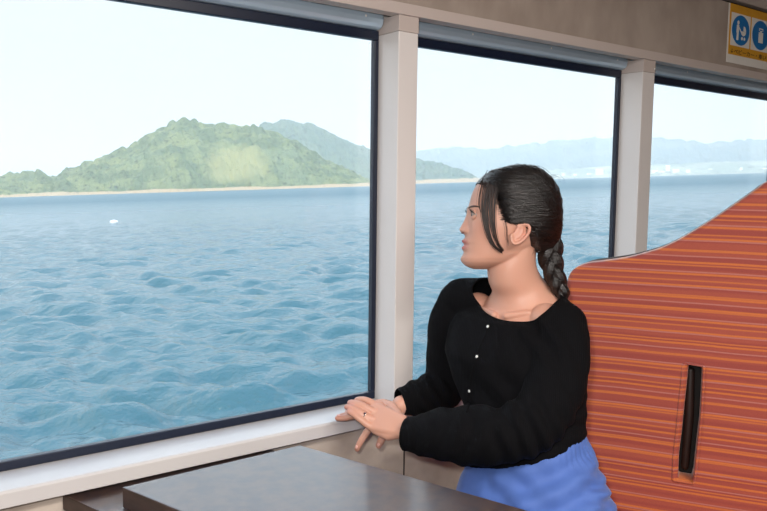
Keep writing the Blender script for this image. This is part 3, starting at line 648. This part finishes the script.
for i in range(26):                                                        # flyaway hairs
    u0 = rng.uniform(484, 552); v0 = np.interp(u0, [478, 491, 506, 524, 542, 552], [180, 170.8, 165.9, 165.2, 170.8, 180])+.5; h = rng.uniform(.8, 3.2); s_ = rng.uniform(8, 20); l = rng.normal(0, .012)
    strand([hp3(u0, v0, l), hp3(u0+s_*.3, v0-h, l), hp3(u0+s_*.7, v0-h*.7+s_*.1, l), hp3(min(u0+s_, 562), v0+s_*.3, l)], .00022, .00014, 10, 4)
for i in range(10):
    v0 = rng.uniform(200, 285); u0 = 560; strand([hp3(u0, v0, 0), hp3(u0+3, v0+2, .004), hp3(u0+rng.uniform(4, 6), v0+rng.uniform(1, 7), .004)], .00022, .00014, 8, 4)
tag(stn.obj('flyaway_hairs', M['hair'], hair), kind='stuff')
# gathered hair and braid
bd_ = MB(); axis = spline([(543, 222, .0), (548, 236, .0), (549.5, 250, .003), (551, 264, .006), (555, 278, .008), (560, 290, .008), (563, 299, .006)], 60)
wid = lambda s: np.interp(s, [0, .15, .35, .5, .7, .9, 1], [13.5, 14.0, 13.2, 11.6, 10.0, 7.6, 5.0])
for k in range(3):
    pts, rad = [], []
    for i, s in enumerate(np.linspace(.0, 1, 130)):
        a = np.array([np.interp(s*59, range(60), axis[:, c]) for c in range(3)]); w = wid(s); ph = 2*math.pi*(s*1.75+k/3)
        fade = min(1, s/.22)
        pts.append(hp3(a[0]+w*.42*math.sin(ph)*(.45+.55*fade), a[1], a[2]+w*KM*.30*math.sin(2*ph)*fade+(0 if fade > .5 else .0))); rad.append(w*KM*.60)
    # strand itself is a bundle: main tube with fine grooves from small tubes around it
    bd_.tube(pts, rad, 20)
    for m_ in range(9):
        fa = 2*math.pi*m_/9; pp = []
        for i in range(0, 130, 3):
            t = nrm(pts[min(i+1, 129)]-pts[max(i-1, 0)]); e1 = nrm(np.cross(t, hL)); e2 = np.cross(t, e1); tw = fa+i*.035
            pp.append(pts[i]+(e1*math.cos(tw)+e2*math.sin(tw))*rad[i]*.86)
        bd_.tube(pp, [rad[min(i, 129)]*.22 for i in range(0, 130, 3)], 6, caps=False)
bd_.tube([hp3(563, 298, .006), hp3(565, 303, .004), hp3(566, 309, .002)], [.008, .006, .002], 12)
bd_.obj('braid', M['hair'], hair)
bk_ = MB(); bk_.sphere(hp3(546, 228, 0), (.034, .045, .042), 28, np.array([hF, hU, hL])); bk_.obj('gathered_hair', M['hair'], hair)

# ---------------- cardigan
def shear(r, c, k): return [p+Zu*k*(.33*((p-c)@RT)+.12*((p-c)@BK)) for p in r]
cd = MB()
cd.loft([ell(P(520, 288, 1.652), .070, .060, p=2, tilt=-.35), ell(P(519, 296, 1.654), .098, .070, p=2, tilt=-.3), ell(P(518, 306, 1.654), .128, .082, p=2.1, tilt=-.25)]+[ell(P(u, v, d), hw+.012, hd+.012) for v, u, d, hw, hd in tz[:5]]+[shear(ell(P(523, 430, 1.60), .130, .102), P(523, 430, 1.60), .6), shear(ell(P(523, 449, 1.60), .131, .106), P(523, 449, 1.60), 1)])
cd.tube([P(525, 306, 1.64), P(550, 318, 1.575), P(562, 326, 1.55)], [.044, .048, .050], 20)
cd.tube([P(508, 300, 1.67), P(482, 298, 1.71), P(462, 299, 1.745)], [.044, .046, .047], 20)
def arm(path, n=40): q = spline([(*P(*a[:3]), a[3]) for a in path], n); cd.tube(q[:, :3], q[:, 3], 28)
arm([(560, 325, 1.55, .050), (562, 345, 1.525, .054), (558, 375, 1.50, .056), (547, 405, 1.475, .056), (531, 425, 1.46, .055), (508, 433, 1.47, .054), (475, 436, 1.50, .058), (445, 434, 1.53, .052), (424, 435, 1.556, .043), (413, 434.5, 1.570, .036), (408, 434, 1.576, .0345)])
arm([(458, 302, 1.755, .046), (451, 322, 1.77, .050), (449, 350, 1.785, .052), (448, 372, 1.79, .052), (444, 387, 1.785, .050), (430, 394, 1.76, .046), (416, 398, 1.72, .038), (403, 402, 1.685, .030), (400, 403, 1.678, .0295)])
me = remeshed(cd, .0042, 6, .6)
co = get_co(me); no = get_no(me)
nb, shl = P(519, 292, 1.60), None
# neckline: a tilted ellipsoid around the base of the neck
nC = P(517.5, 294, 1.605)-Lv*.011; nX, nY = nrm(Lv+Zu*-.12), None; nY = nrm(Fv-(Fv@nX)*nX); nZ = np.cross(nX, nY)
NA = (.1090, .092, .060)
def nq(p): q = (p-nC); return np.sqrt(((q@nX)/NA[0])**2+((q@nY)/NA[1])**2+((q@nZ)/NA[2])**2)
# folds
def fold(p):
    w = 0
    for c, dirv, lam, amp, rad in FOLDS:
        q = p-c; r = np.linalg.norm(q, axis=1); w = w+amp*np.sin(q@dirv*2*math.pi/lam+1.3*np.sin((q@np.cross(dirv, BK))*14))*np.exp(-(r/rad)**2)
    return w
FOLDS = [(P(537, 432, 1.42), nrm(RT*.9+UP*.5), .034, .0050, .075), (P(555, 350, 1.47), nrm(RT*.85+UP*.45), .046, .0035, .085), (P(470, 440, 1.47), nrm(RT*.95-UP*.3), .040, .0032, .09),
         (P(418, 434, 1.54), nrm(RT), .017, .0022, .035), (P(430, 395, 1.72), nrm(RT*.8+UP*.6), .030, .0035, .07), (P(500, 400, 1.52), nrm(RT*.5+UP*.8), .055, .0035, .10), (P(560, 420, 1.52), nrm(UP), .035, .0035, .07), (P(530, 345, 1.50), nrm(RT*.7+UP*.7), .040, .0030, .06)]
dsp = fold(co); nzv = np.array([noise.fractal(Vector(tuple(p*14)), 1.0, 2.0, 3) for p in co]); co = co+no*(dsp+nzv*.0022)[:, None]
bm = bmesh.new(); bm.from_mesh(me); bm.verts.ensure_lookup_table()
qv = nq(co)
for v_, c_ in zip(bm.verts, co): v_.co = c_
cuffs = [(P(407.0, 434.0, 1.577), nrm(P(402, 433, 1.58)-P(414, 435, 1.568))), (P(400.5, 402.8, 1.680), nrm(-RT*.92+BK*.36-UP*.10))]
for fct in list(bm.faces):
    c_ = np.array(fct.calc_center_median()); kill = nq(c_) < 1 and c_[2] > P(500, 345, 1.6)[2]
    for cc, cn in cuffs:
        if (c_-cc)@cn > 0 and np.linalg.norm(c_-cc) < .047: kill = True
    if kill: bm.faces.remove(fct)
bmesh.ops.delete(bm, geom=[v_ for v_ in bm.verts if not v_.link_faces], context='VERTS')
be = [e for e in bm.edges if e.is_boundary]; bvs = {v_ for e in be for v_ in e.verts}
for v_ in bvs:
    p_ = np.array(v_.co); near = min(((p_-cc)@cn, i) for i, (cc, cn) in enumerate(cuffs) if True)
    kc = [i for i, (cc, cn) in enumerate(cuffs) if np.linalg.norm(p_-cc) < .050]
    if kc: cc, cn = cuffs[kc[0]]; q_ = p_-cn*((p_-cc)@cn)-cc; v_.co = cc+q_*(.5+.5*(.0335, .0300)[kc[0]]/np.linalg.norm(q_))
    else: v_.co = nC+(p_-nC)/nq(p_)
def loops(edges):
    adj = {}
    for e in edges: a, b = e.verts; adj.setdefault(a, []).append(b); adj.setdefault(b, []).append(a)
    seen = set(); out_ = []
    for s_ in adj:
        if s_ in seen: continue
        lp = [s_]; seen.add(s_)
        while True:
            nx = [x for x in adj[lp[-1]] if x not in seen]
            if not nx: break
            lp.append(nx[0]); seen.add(nx[0])
        out_.append(np.array([np.array(x.co) for x in lp]))
    return out_
LPS = [l for l in loops(be) if len(l) > 12]
bm.to_mesh(me); bm.free(); 
card = link('cardigan', me, M['knit'], person, True); so = card.modifiers.new('s', 'SOLIDIFY'); so.thickness = .0035; so.offset = -.2
for lp in LPS:
    edg = MB(); w_ = lp.copy()
    for _ in range(8): w_ = (np.roll(w_, 1, 0)+w_+np.roll(w_, -1, 0))/3
    pp = list(w_)+[w_[0], w_[1]]; edg.tube(pp, [.0026]*len(pp), 8, caps=False); edg.obj('ribbed_edging', M['knit'], card)
# button placket down the front
from mathutils.bvhtree import BVHTree
bvh = BVHTree.FromPolygons([tuple(p) for p in get_co(me)], [tuple(p.vertices) for p in me.polygons]); off_ = np.array(origin_of(person))
def hit(u, v):
    r = ray(u, v); h = bvh.ray_cast(Vector(CAM-off_), Vector(r).normalized()); return (np.array(h[0])+off_, np.array(h[1])) if h[0] else (None, None)
pk = [(488.5, 326), (486.5, 334), (482, 344), (477.5, 356), (474, 368), (471.5, 380), (470, 391), (468.5, 402), (467.5, 412)]
pp, bt = [], []
for u, v in spline(pk, 40):
    p_, n_ = hit(u, v)
    if p_ is not None: pp.append(p_-n_*.0005 if n_@ray(u, v) > 0 else p_+n_*.0005)
plk = MB(); plk.tube(pp, [.0035]*len(pp), 8, flat=(nrm(BK), .55)); plo = plk.obj('button_placket', M['knit'], card)
for u, v in ((488.5, 327), (477.5, 357), (470.2, 391)):
    p_, n_ = hit(u, v)
    if p_ is None: continue
    n_ = n_ if n_@ray(u, v) < 0 else -n_; c_ = MB(); a1 = nrm(np.cross(n_, UP)); a2 = np.cross(n_, a1)
    c_.sphere(p_+n_*.0030, (.0032, .0032, .0016), 16, np.array([a1, a2, n_])); c_.obj('button', M['button'], plo)

# ---------------- trousers
tr = MB(); tr.loft([shear(ell(P(u, v, d), hw, hd), P(u, v, d), k) for v, u, d, hw, hd, k in ((424, 523, 1.60, .105, .080, 1), (438, 524, 1.60, .118, .093, 1), (456, 527, 1.597, .134, .106, .8), (478, 530, 1.59, .157, .118, .4))]+[ell(P(u, v, d), hw+.007+(.006 if v > 470 else 0), hd+.007+(.006 if v > 470 else 0)) for v, u, d, hw, hd in tz[7:]])
for hj, kn, an in legs:
    q = spline([(*(hj+Tk*-.02), .092), (*(hj+Tk*.10), .092), (*(hj*.5+kn*.5), .084), (*kn, .072)], 20); tr.tube(q[:, :3], q[:, 3], 28)
    q = spline([(*kn, .070), (*(kn*.7+an*.3), .082), (*(kn*.35+an*.65), .092), (*(an+Zu*.05), .098)], 20); tr.tube(q[:, :3], q[:, 3], 28)
me = remeshed(tr, .005, 6, .6); co = get_co(me); no = get_no(me)
FOLDS = [(P(600, 495, 1.50), nrm(UP*.95+RT*.2), .024, .0060, .050), (P(560, 500, 1.45), nrm(UP*.8-RT*.5), .055, .0075, .12), (P(500, 495, 1.45), nrm(UP*.8+RT*.5), .05, .004, .09), (P(480, 478, 1.5), nrm(RT), .03, .003, .04)]
zwb = P(560, 452, 1.5)[2]; ang_ = np.arctan2((co-P(528, 445, 1.6))@Lv, (co-P(528, 445, 1.6))@Fv)
back = np.clip(-np.cos(ang_)+.75, 0, 1)
dsp = fold(co)+.0028*np.sin(ang_*62)*np.exp(-((co[:, 2]-zwb)/.022)**2)*back
nzv = np.array([noise.fractal(Vector(tuple(p*9)), 1.0, 2.0, 3) for p in co]); set_co(me, co+no*(dsp+nzv*.003)[:, None])
link('trousers', me, M['blue_cloth'], person, True)
for hj, kn, an in legs:
    s_ = MB(); s_.tube([an+Zu*-.040+Tk*-.03, an+Zu*-.048+Tk*.05, an+Zu*-.062+Tk*.16], [.043, .041, .027], 20, flat=(Zu, .95)); s_.obj('shoe', M['shoe'], person)


# ------------------------------------------------------------------ sea, hills, sky (outside, the boat heels a little)
r1, r2 = ray(0, 194.6), ray(767, 171.8); nE = nrm(np.cross(r2, r1)); nE = nE if nE[2] > 0 else -nE
fw = nrm(-BK-(-BK@nE)*nE); rx_ = np.cross(fw, nE)
HW = 3.4; OE = CAM-nE*HW
ME = Matrix(((rx_[0], fw[0], nE[0], OE[0]), (rx_[1], fw[1], nE[1], OE[1]), (rx_[2], fw[2], nE[2], OE[2]), (0, 0, 0, 1)))
RE = np.array([rx_, fw, nE])
def E_dir(u, v): q = RE@ray(u, v); return q/math.hypot(q[0], q[1])      # horizontal unit + slope
def ext(name, V, Fc, m, kind='structure', smooth=True):
    me = bpy.data.meshes.new(name); me.from_pydata([tuple(map(float, p)) for p in V], [], Fc); me.update()
    if smooth: me.polygons.foreach_set('use_smooth', [True]*len(me.polygons))
    o = bpy.data.objects.new(name, me); me.materials.append(m); COL.objects.link(o); o.matrix_world = ME
    if kind: o['kind'] = kind
    return o
def sea():
    na, nr = 760, 560
    ang = np.linspace(-math.radians(62), math.radians(62), na)
    r = np.concatenate([np.geomspace(4.5, 260, nr-60), np.geomspace(265, 12000, 60)])
    A, Rr = np.meshgrid(ang, r); X = Rr*np.sin(A); Y = Rr*np.cos(A); Z = np.zeros_like(X)
    g = np.random.default_rng(5)
    for k in range(130):
        lam = 10**g.uniform(math.log10(.22), math.log10(2.3)); th_ = math.radians(75)+g.normal(0, .6)
        amp = .0088*lam; kx, ky = math.cos(th_)*2*math.pi/lam, math.sin(th_)*2*math.pi/lam
        ph = kx*X+ky*Y+g.uniform(0, 6.28); spc = Rr*0.006+.02
        fade = np.clip((lam/np.maximum(spc, .05)-2)/4, 0, 1)*np.clip(1-(Rr-200)/120, 0, 1)
        s_ = np.sin(ph); Z += amp*fade*(s_+.22*np.cos(2*ph)); 
    V = np.stack([X, Y, Z], -1).reshape(-1, 3)
    i = np.arange(nr-1)[:, None]*na+np.arange(na-1)[None]; Fc = np.stack([i, i+1, i+na+1, i+na], -1).reshape(-1, 4)[:, ::-1]
    m = mat('sea_water', (62, 98, 107), .08, spec=.5); nt = m.node_tree; b = nt.nodes['Principled BSDF']; b.inputs['IOR'].default_value = 1.42
    tc = nt.nodes.new('ShaderNodeTexCoord'); last = None
    for sc_, st, dist, stretch in ((2.0, .6, .14, (1, 1.4, 1)), (7, .6, .035, (1, 1.4, 1)), (.5, .5, .4, (1, 1.5, 1))):
        mp = nt.nodes.new('ShaderNodeMapping'); mp.inputs['Scale'].default_value = stretch; mp.inputs['Rotation'].default_value = (0, 0, .25)
        n = nt.nodes.new('ShaderNodeTexNoise'); n.inputs['Scale'].default_value = sc_; n.inputs['Detail'].default_value = 5; n.inputs['Roughness'].default_value = .6
        nt.links.new(tc.outputs['Object'], mp.inputs[0]); nt.links.new(mp.outputs[0], n.inputs['Vector'])
        bp = nt.nodes.new('ShaderNodeBump'); bp.inputs['Strength'].default_value = st; bp.inputs['Distance'].default_value = dist
        nt.links.new(n.outputs['Fac'], bp.inputs['Height'])
        if last: nt.links.new(last.outputs[0], bp.inputs['Normal'])
        last = bp
    nt.links.new(last.outputs[0], b.inputs['Normal'])
    sp = nt.nodes.new('ShaderNodeSeparateXYZ'); mr = nt.nodes.new('ShaderNodeMapRange'); nt.links.new(tc.outputs['Object'], sp.inputs[0]); nt.links.new(sp.outputs['Y'], mr.inputs[0])
    mr.inputs[1].default_value = 25; mr.inputs[2].default_value = 260; mr.inputs[3].default_value = .09; mr.inputs[4].default_value = .5; nt.links.new(mr.outputs[0], b.inputs['Roughness'])  # unresolved chop
    o = ext('sea', V, Fc.tolist(), m); return o
sea()
def fbm(x, y, s, o=4, seed=0):
    return np.array([noise.fractal(Vector((a*s+seed, b*s, seed*.37)), .9, 2.0, o) for a, b in zip(x.ravel(), y.ravel())]).reshape(x.shape)
def hill(name, prof, Dw, depth, m, rough, nu=200, nt_=44, shore=None, cs=1, drop=0):
    """prof: silhouette pixels (u, v top); heights follow from the distance of the ridge; the hill is a full body from shore to back"""
    us = np.array([p[0] for p in prof], float); vs_ = np.array([p[1] for p in prof], float)
    uu = np.linspace(us[0], us[-1], nu); vv = np.interp(uu, us, vs_)
    V = []; ts = np.concatenate([np.linspace(0, .04, 4), np.linspace(.06, 1, nt_-4)])
    DX = np.zeros((nu, nt_)); DY = DX.copy(); HZ = DX.copy()
    for i, (u, v) in enumerate(zip(uu, vv)):
        q = E_dir(u, v); slope = q[2]
        Dr = Dw+depth*.5; hz = max(HW+slope*Dr, 0)
        for j, t in enumerate(ts):
            D = Dw+depth*t; sh = math.sin(math.pi*min(t, 1))**.75 if t > 0 else 0
            DX[i, j], DY[i, j], HZ[i, j] = q[0]*D, q[1]*D, hz*sh
    N1 = fbm(DX, DY, 1/(90*cs), 4, 3); N2 = fbm(DX, DY, 1/(14*cs), 3, 9)
    edge = np.minimum(1, HZ/(12*cs))
    HZ2 = HZ+(N1*rough*.8*np.minimum(1, HZ/(40*cs))*(np.abs(np.array(ts)-.5) > .06)[None]+N2*rough*.6*edge)
    HZ2 = HZ2-drop*edge; HZ2 = np.where(HZ <= 0, -3, np.maximum(HZ2, .3))
    V = np.stack([DX, DY, HZ2], -1).reshape(-1, 3); 
    i = np.arange(nu-1)[:, None]*nt_+np.arange(nt_-1)[None]; Fc = np.stack([i, i+1, i+nt_+1, i+nt_], -1).reshape(-1, 4)[:, ::-1]
    return ext(name, V, Fc.tolist(), m, smooth=False)
def land_mat(name, c1, c2, c3, sc=1.0, shore=True, sh_h=6.0, patch=None):
    m = mat(name, c1, .95, spec=.1); nt = m.node_tree; b = nt.nodes['Principled BSDF']; tc = nt.nodes.new('ShaderNodeTexCoord')
    def ns(s, d=5):
        n = nt.nodes.new('ShaderNodeTexNoise'); n.inputs['Scale'].default_value = s; n.inputs['Detail'].default_value = d; nt.links.new(tc.outputs['Object'], n.inputs['Vector']); return n
    def mix(f, a, c, lo, hi):
        mr = nt.nodes.new('ShaderNodeMapRange'); mr.inputs[1].default_value = lo; mr.inputs[2].default_value = hi; nt.links.new(f, mr.inputs[0])
        x = nt.nodes.new('ShaderNodeMix'); x.data_type = 'RGBA'; nt.links.new(mr.outputs[0], x.inputs[0])
        if isinstance(a, tuple): x.inputs[6].default_value = a
        else: nt.links.new(a, x.inputs[6])
        x.inputs[7].default_value = c; return x.outputs[2]
    c = mix(ns(.035/sc).outputs['Fac'], lin(c1), lin(c2), .42, .6); c = mix(ns(.012/sc).outputs['Fac'], c, lin(c3), .56, .68)
    c = mix(ns(.2/sc, 2).outputs['Fac'], c, lin(tuple(int(x*.6) for x in c1)), .55, .75)
    if patch:
        vm = nt.nodes.new('ShaderNodeVectorMath'); vm.operation = 'DISTANCE'; nt.links.new(tc.outputs['Object'], vm.inputs[0]); vm.inputs[1].default_value = patch[0]
        nz = ns(.03); ad = nt.nodes.new('ShaderNodeMath'); ad.operation = 'MULTIPLY_ADD'; ad.inputs[1].default_value = patch[1]*1.4; nt.links.new(nz.outputs['Fac'], ad.inputs[0]); nt.links.new(vm.outputs['Value'], ad.inputs[2])
        c = mix(ad.outputs[0], c, lin(patch[2]), patch[1]*1.75, patch[1]*1.2)
    if shore:
        sp = nt.nodes.new('ShaderNodeSeparateXYZ'); nt.links.new(tc.outputs['Object'], sp.inputs[0]); nz = ns(.02/sc)
        ad = nt.nodes.new('ShaderNodeMath'); ad.operation = 'MULTIPLY_ADD'; ad.inputs[1].default_value = -sh_h*1.6; nt.links.new(nz.outputs['Fac'], ad.inputs[0]); nt.links.new(sp.outputs['Z'], ad.inputs[2])
        c = mix(ad.outputs[0], c, lin((184, 162, 132)), sh_h*.2, sh_h*.0)
    nt.links.new(c, b.inputs['Base Color']); return m
isl = [(-260, 186), (-200, 172), (-120, 165), (-60, 170), (0, 174), (19, 174), (37, 170), (53, 173.5), (63, 167.5), (94, 157.5), (125, 145), (150, 131), (168, 123), (182, 120), (213, 122), (250, 124), (275, 129), (300, 141), (325, 156), (350, 169), (370, 178), (384, 184)]
pq = E_dir(240, 169)*1055
M['isle'] = land_mat('island_wood', (104, 116, 86), (132, 138, 98), (122, 132, 100), sh_h=4.0, patch=((pq[0], pq[1], HW+pq[2]), 50, (152, 150, 106)))
hill('island_hill', isl, 1000, 420, M['isle'], 13, 420, 60, drop=7.5)
M['ridge'] = land_mat('ridge_wood', (98, 114, 98), (112, 124, 104), (108, 120, 102), 2, sh_h=10)
hill('headland_hill', [(225, 150), (245, 136), (263, 126), (280, 121), (294, 120), (313, 125), (338, 139), (357, 147), (375, 152), (395, 156), (415, 161), (438, 164.5), (455, 169), (463, 172), (475, 177), (482, 180.5)], 1700, 700, M['ridge'], 16, 260, 40, cs=1.5)
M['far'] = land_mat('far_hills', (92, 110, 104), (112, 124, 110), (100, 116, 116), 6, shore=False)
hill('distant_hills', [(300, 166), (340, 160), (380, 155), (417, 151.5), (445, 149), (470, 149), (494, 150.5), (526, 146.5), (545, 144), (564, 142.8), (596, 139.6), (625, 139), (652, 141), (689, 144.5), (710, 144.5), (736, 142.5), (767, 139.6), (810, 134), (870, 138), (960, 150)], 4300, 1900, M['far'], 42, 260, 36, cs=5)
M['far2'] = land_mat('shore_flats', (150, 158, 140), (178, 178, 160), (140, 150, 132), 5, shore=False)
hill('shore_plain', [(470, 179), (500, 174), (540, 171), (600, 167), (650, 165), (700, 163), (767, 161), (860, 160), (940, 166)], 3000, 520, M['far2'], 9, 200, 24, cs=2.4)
# town blocks on the far shore
M['town'] = mat('town_wall', (246, 244, 240), .8, var=(.02, (216, 214, 210)))
M['town_roof'] = mat('town_roof', (170, 172, 176), .8)
g = np.random.default_rng(3)
SEEN = []
while len(SEEN) < 110:
    u = 482+g.beta(1.4, 1.1)*300; big = g.random() < .25
    D = 3016+g.uniform(0, 220); q = E_dir(u, 175); wd_ = g.uniform(10, 26)*(1.6 if big else 1); hg = g.uniform(8, 20)*(1.8 if big else 1); bx0 = q[0]*D; by0 = q[1]*D
    if any(math.hypot(bx0-a, by0-b) < (wd_+c)*.62 for a, b, c in SEEN): continue
    SEEN.append((bx0, by0, wd_))
    base = g.uniform(0, 1)*0+2
    V = [(bx0+sx_*wd_/2, by0+sy_*wd_/3, z) for z in (base-4, base+hg) for sx_, sy_ in ((-1, -1), (1, -1), (1, 1), (-1, 1))]
    V += [(bx0-wd_/2, by0, base+hg*1.12), (bx0+wd_/2, by0, base+hg*1.12)]
    o = ext('building', V, [(0, 1, 5, 4), (1, 2, 6, 9, 5), (2, 3, 7, 6), (3, 0, 4, 8, 7), (4, 5, 9, 8), (6, 7, 8, 9), (0, 3, 2, 1)], M['town'], kind=None, smooth=False)
    o.data.materials.append(M['town_roof'])
    tag(o, 'tiny pale building on the hazy far shore behind the right-hand windows', 'building', 'pale buildings along the far shore')
# solid white shape on the water standing in for a window-glass reflection
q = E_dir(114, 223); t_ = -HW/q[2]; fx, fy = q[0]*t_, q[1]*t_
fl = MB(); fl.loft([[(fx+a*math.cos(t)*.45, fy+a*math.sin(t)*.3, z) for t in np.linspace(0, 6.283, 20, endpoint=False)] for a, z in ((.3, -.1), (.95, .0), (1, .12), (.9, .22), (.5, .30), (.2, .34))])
fo = fl.obj('glint_shape', mat('glint_white', (240, 240, 240), .5, var=(3, (228, 230, 232)))); fo.matrix_world = ME
tag(fo, 'small white shape standing in for a glass reflection, left of the woman', 'reflection')

def sky():
    w = bpy.data.worlds.new('sky'); SC.world = w; w.use_nodes = True; nt = w.node_tree; bg = nt.nodes['Background']
    tc = nt.nodes.new('ShaderNodeTexCoord'); sp = nt.nodes.new('ShaderNodeSeparateXYZ'); nt.links.new(tc.outputs['Generated'], sp.inputs[0])
    r = nt.nodes.new('ShaderNodeValToRGB'); e = r.color_ramp.elements
    e[0].position = 0; e[0].color = (.335, .352, .36, 1); e[1].position = 1; e[1].color = (.36, .58, .95, 1)
    for p, c in ((.10, (.358, .366, .37, 1)), (.21, (.362, .382, .398, 1)), (.31, (.86, .94, 1, 1)), (.55, (.72, .86, 1, 1))): x = e.new(p); x.color = c
    nt.links.new(sp.outputs['Z'], r.inputs[0])
    n = nt.nodes.new('ShaderNodeTexNoise'); n.inputs['Scale'].default_value = 3; n.inputs['Detail'].default_value = 6
    mp = nt.nodes.new('ShaderNodeMapping'); mp.inputs['Scale'].default_value = (1, 1, 7); nt.links.new(tc.outputs['Generated'], mp.inputs[0]); nt.links.new(mp.outputs[0], n.inputs['Vector'])
    mr = nt.nodes.new('ShaderNodeMapRange'); mr.inputs[1].default_value = .48; mr.inputs[2].default_value = .7; mr.inputs[4].default_value = .35; nt.links.new(n.outputs['Fac'], mr.inputs[0])
    mx = nt.nodes.new('ShaderNodeMix'); mx.data_type = 'RGBA'; nt.links.new(mr.outputs[0], mx.inputs[0]); nt.links.new(r.outputs[0], mx.inputs[6]); mx.inputs[7].default_value = (.372, .376, .376, 1)
    nt.links.new(mx.outputs[2], bg.inputs[0]); bg.inputs[1].default_value = 2.6
sky()
def light(name, kind, loc, target, energy, color, size=None, sy=None):
    l = bpy.data.lights.new(name, kind); l.energy = energy; l.color = color
    if kind == 'AREA': l.size = size; l.shape = 'RECTANGLE'; l.size_y = sy or size
    if kind == 'SUN': l.angle = math.radians(1.5)
    o = bpy.data.objects.new(name, l); COL.objects.link(o); o.location = tuple(loc)
    o.rotation_euler = (Vector(target)-Vector(loc)).to_track_quat('-Z', 'Y').to_euler(); return o
light('sun', 'SUN', (-30, -20, 30), (0, 12, 0), 3.4, (1, .95, .86))
# unseen fill lights added under the ceiling to brighten the cabin
for k, (lx, ly) in enumerate(((.2, -.75), (1.15, -.75), (-.9, -.75), (.65, -1.1))):
    light('added_fill_light', 'AREA', (lx, ly, ZC-.02), (lx, ly, 0), 26, (1, .93, .86), .5, .2)
# photographer's flash, just up and left of the lens
fp = CAM+UP*.075-RT*.05+BK*.03
light('flash', 'AREA', fp, P(480, 330, 1.6), 14.5, (1, .96, .92), .045)
# haze over the water
def haze():
    m = bpy.data.materials.new('haze'); m.use_nodes = True; nt = m.node_tree; nt.nodes.clear(); o = nt.nodes.new('ShaderNodeOutputMaterial')
    v = nt.nodes.new('ShaderNodeVolumeScatter'); v.inputs['Color'].default_value = (.93, .97, 1, 1); v.inputs['Density'].default_value = 2.5e-4; nt.links.new(v.outputs[0], o.inputs['Volume'])
    X, Y0, Y1, Z0, Z1 = 9500, 120, 9500, -20, 420
    V = [(x, y, z) for z in (Z0, Z1) for x, y in ((-X, Y0), (X, Y0), (X, Y1), (-X, Y1))]
    ext('haze', V, [(0, 3, 2, 1), (4, 5, 6, 7), (0, 1, 5, 4), (1, 2, 6, 5), (2, 3, 7, 6), (3, 0, 4, 7)], m, smooth=False)
haze()
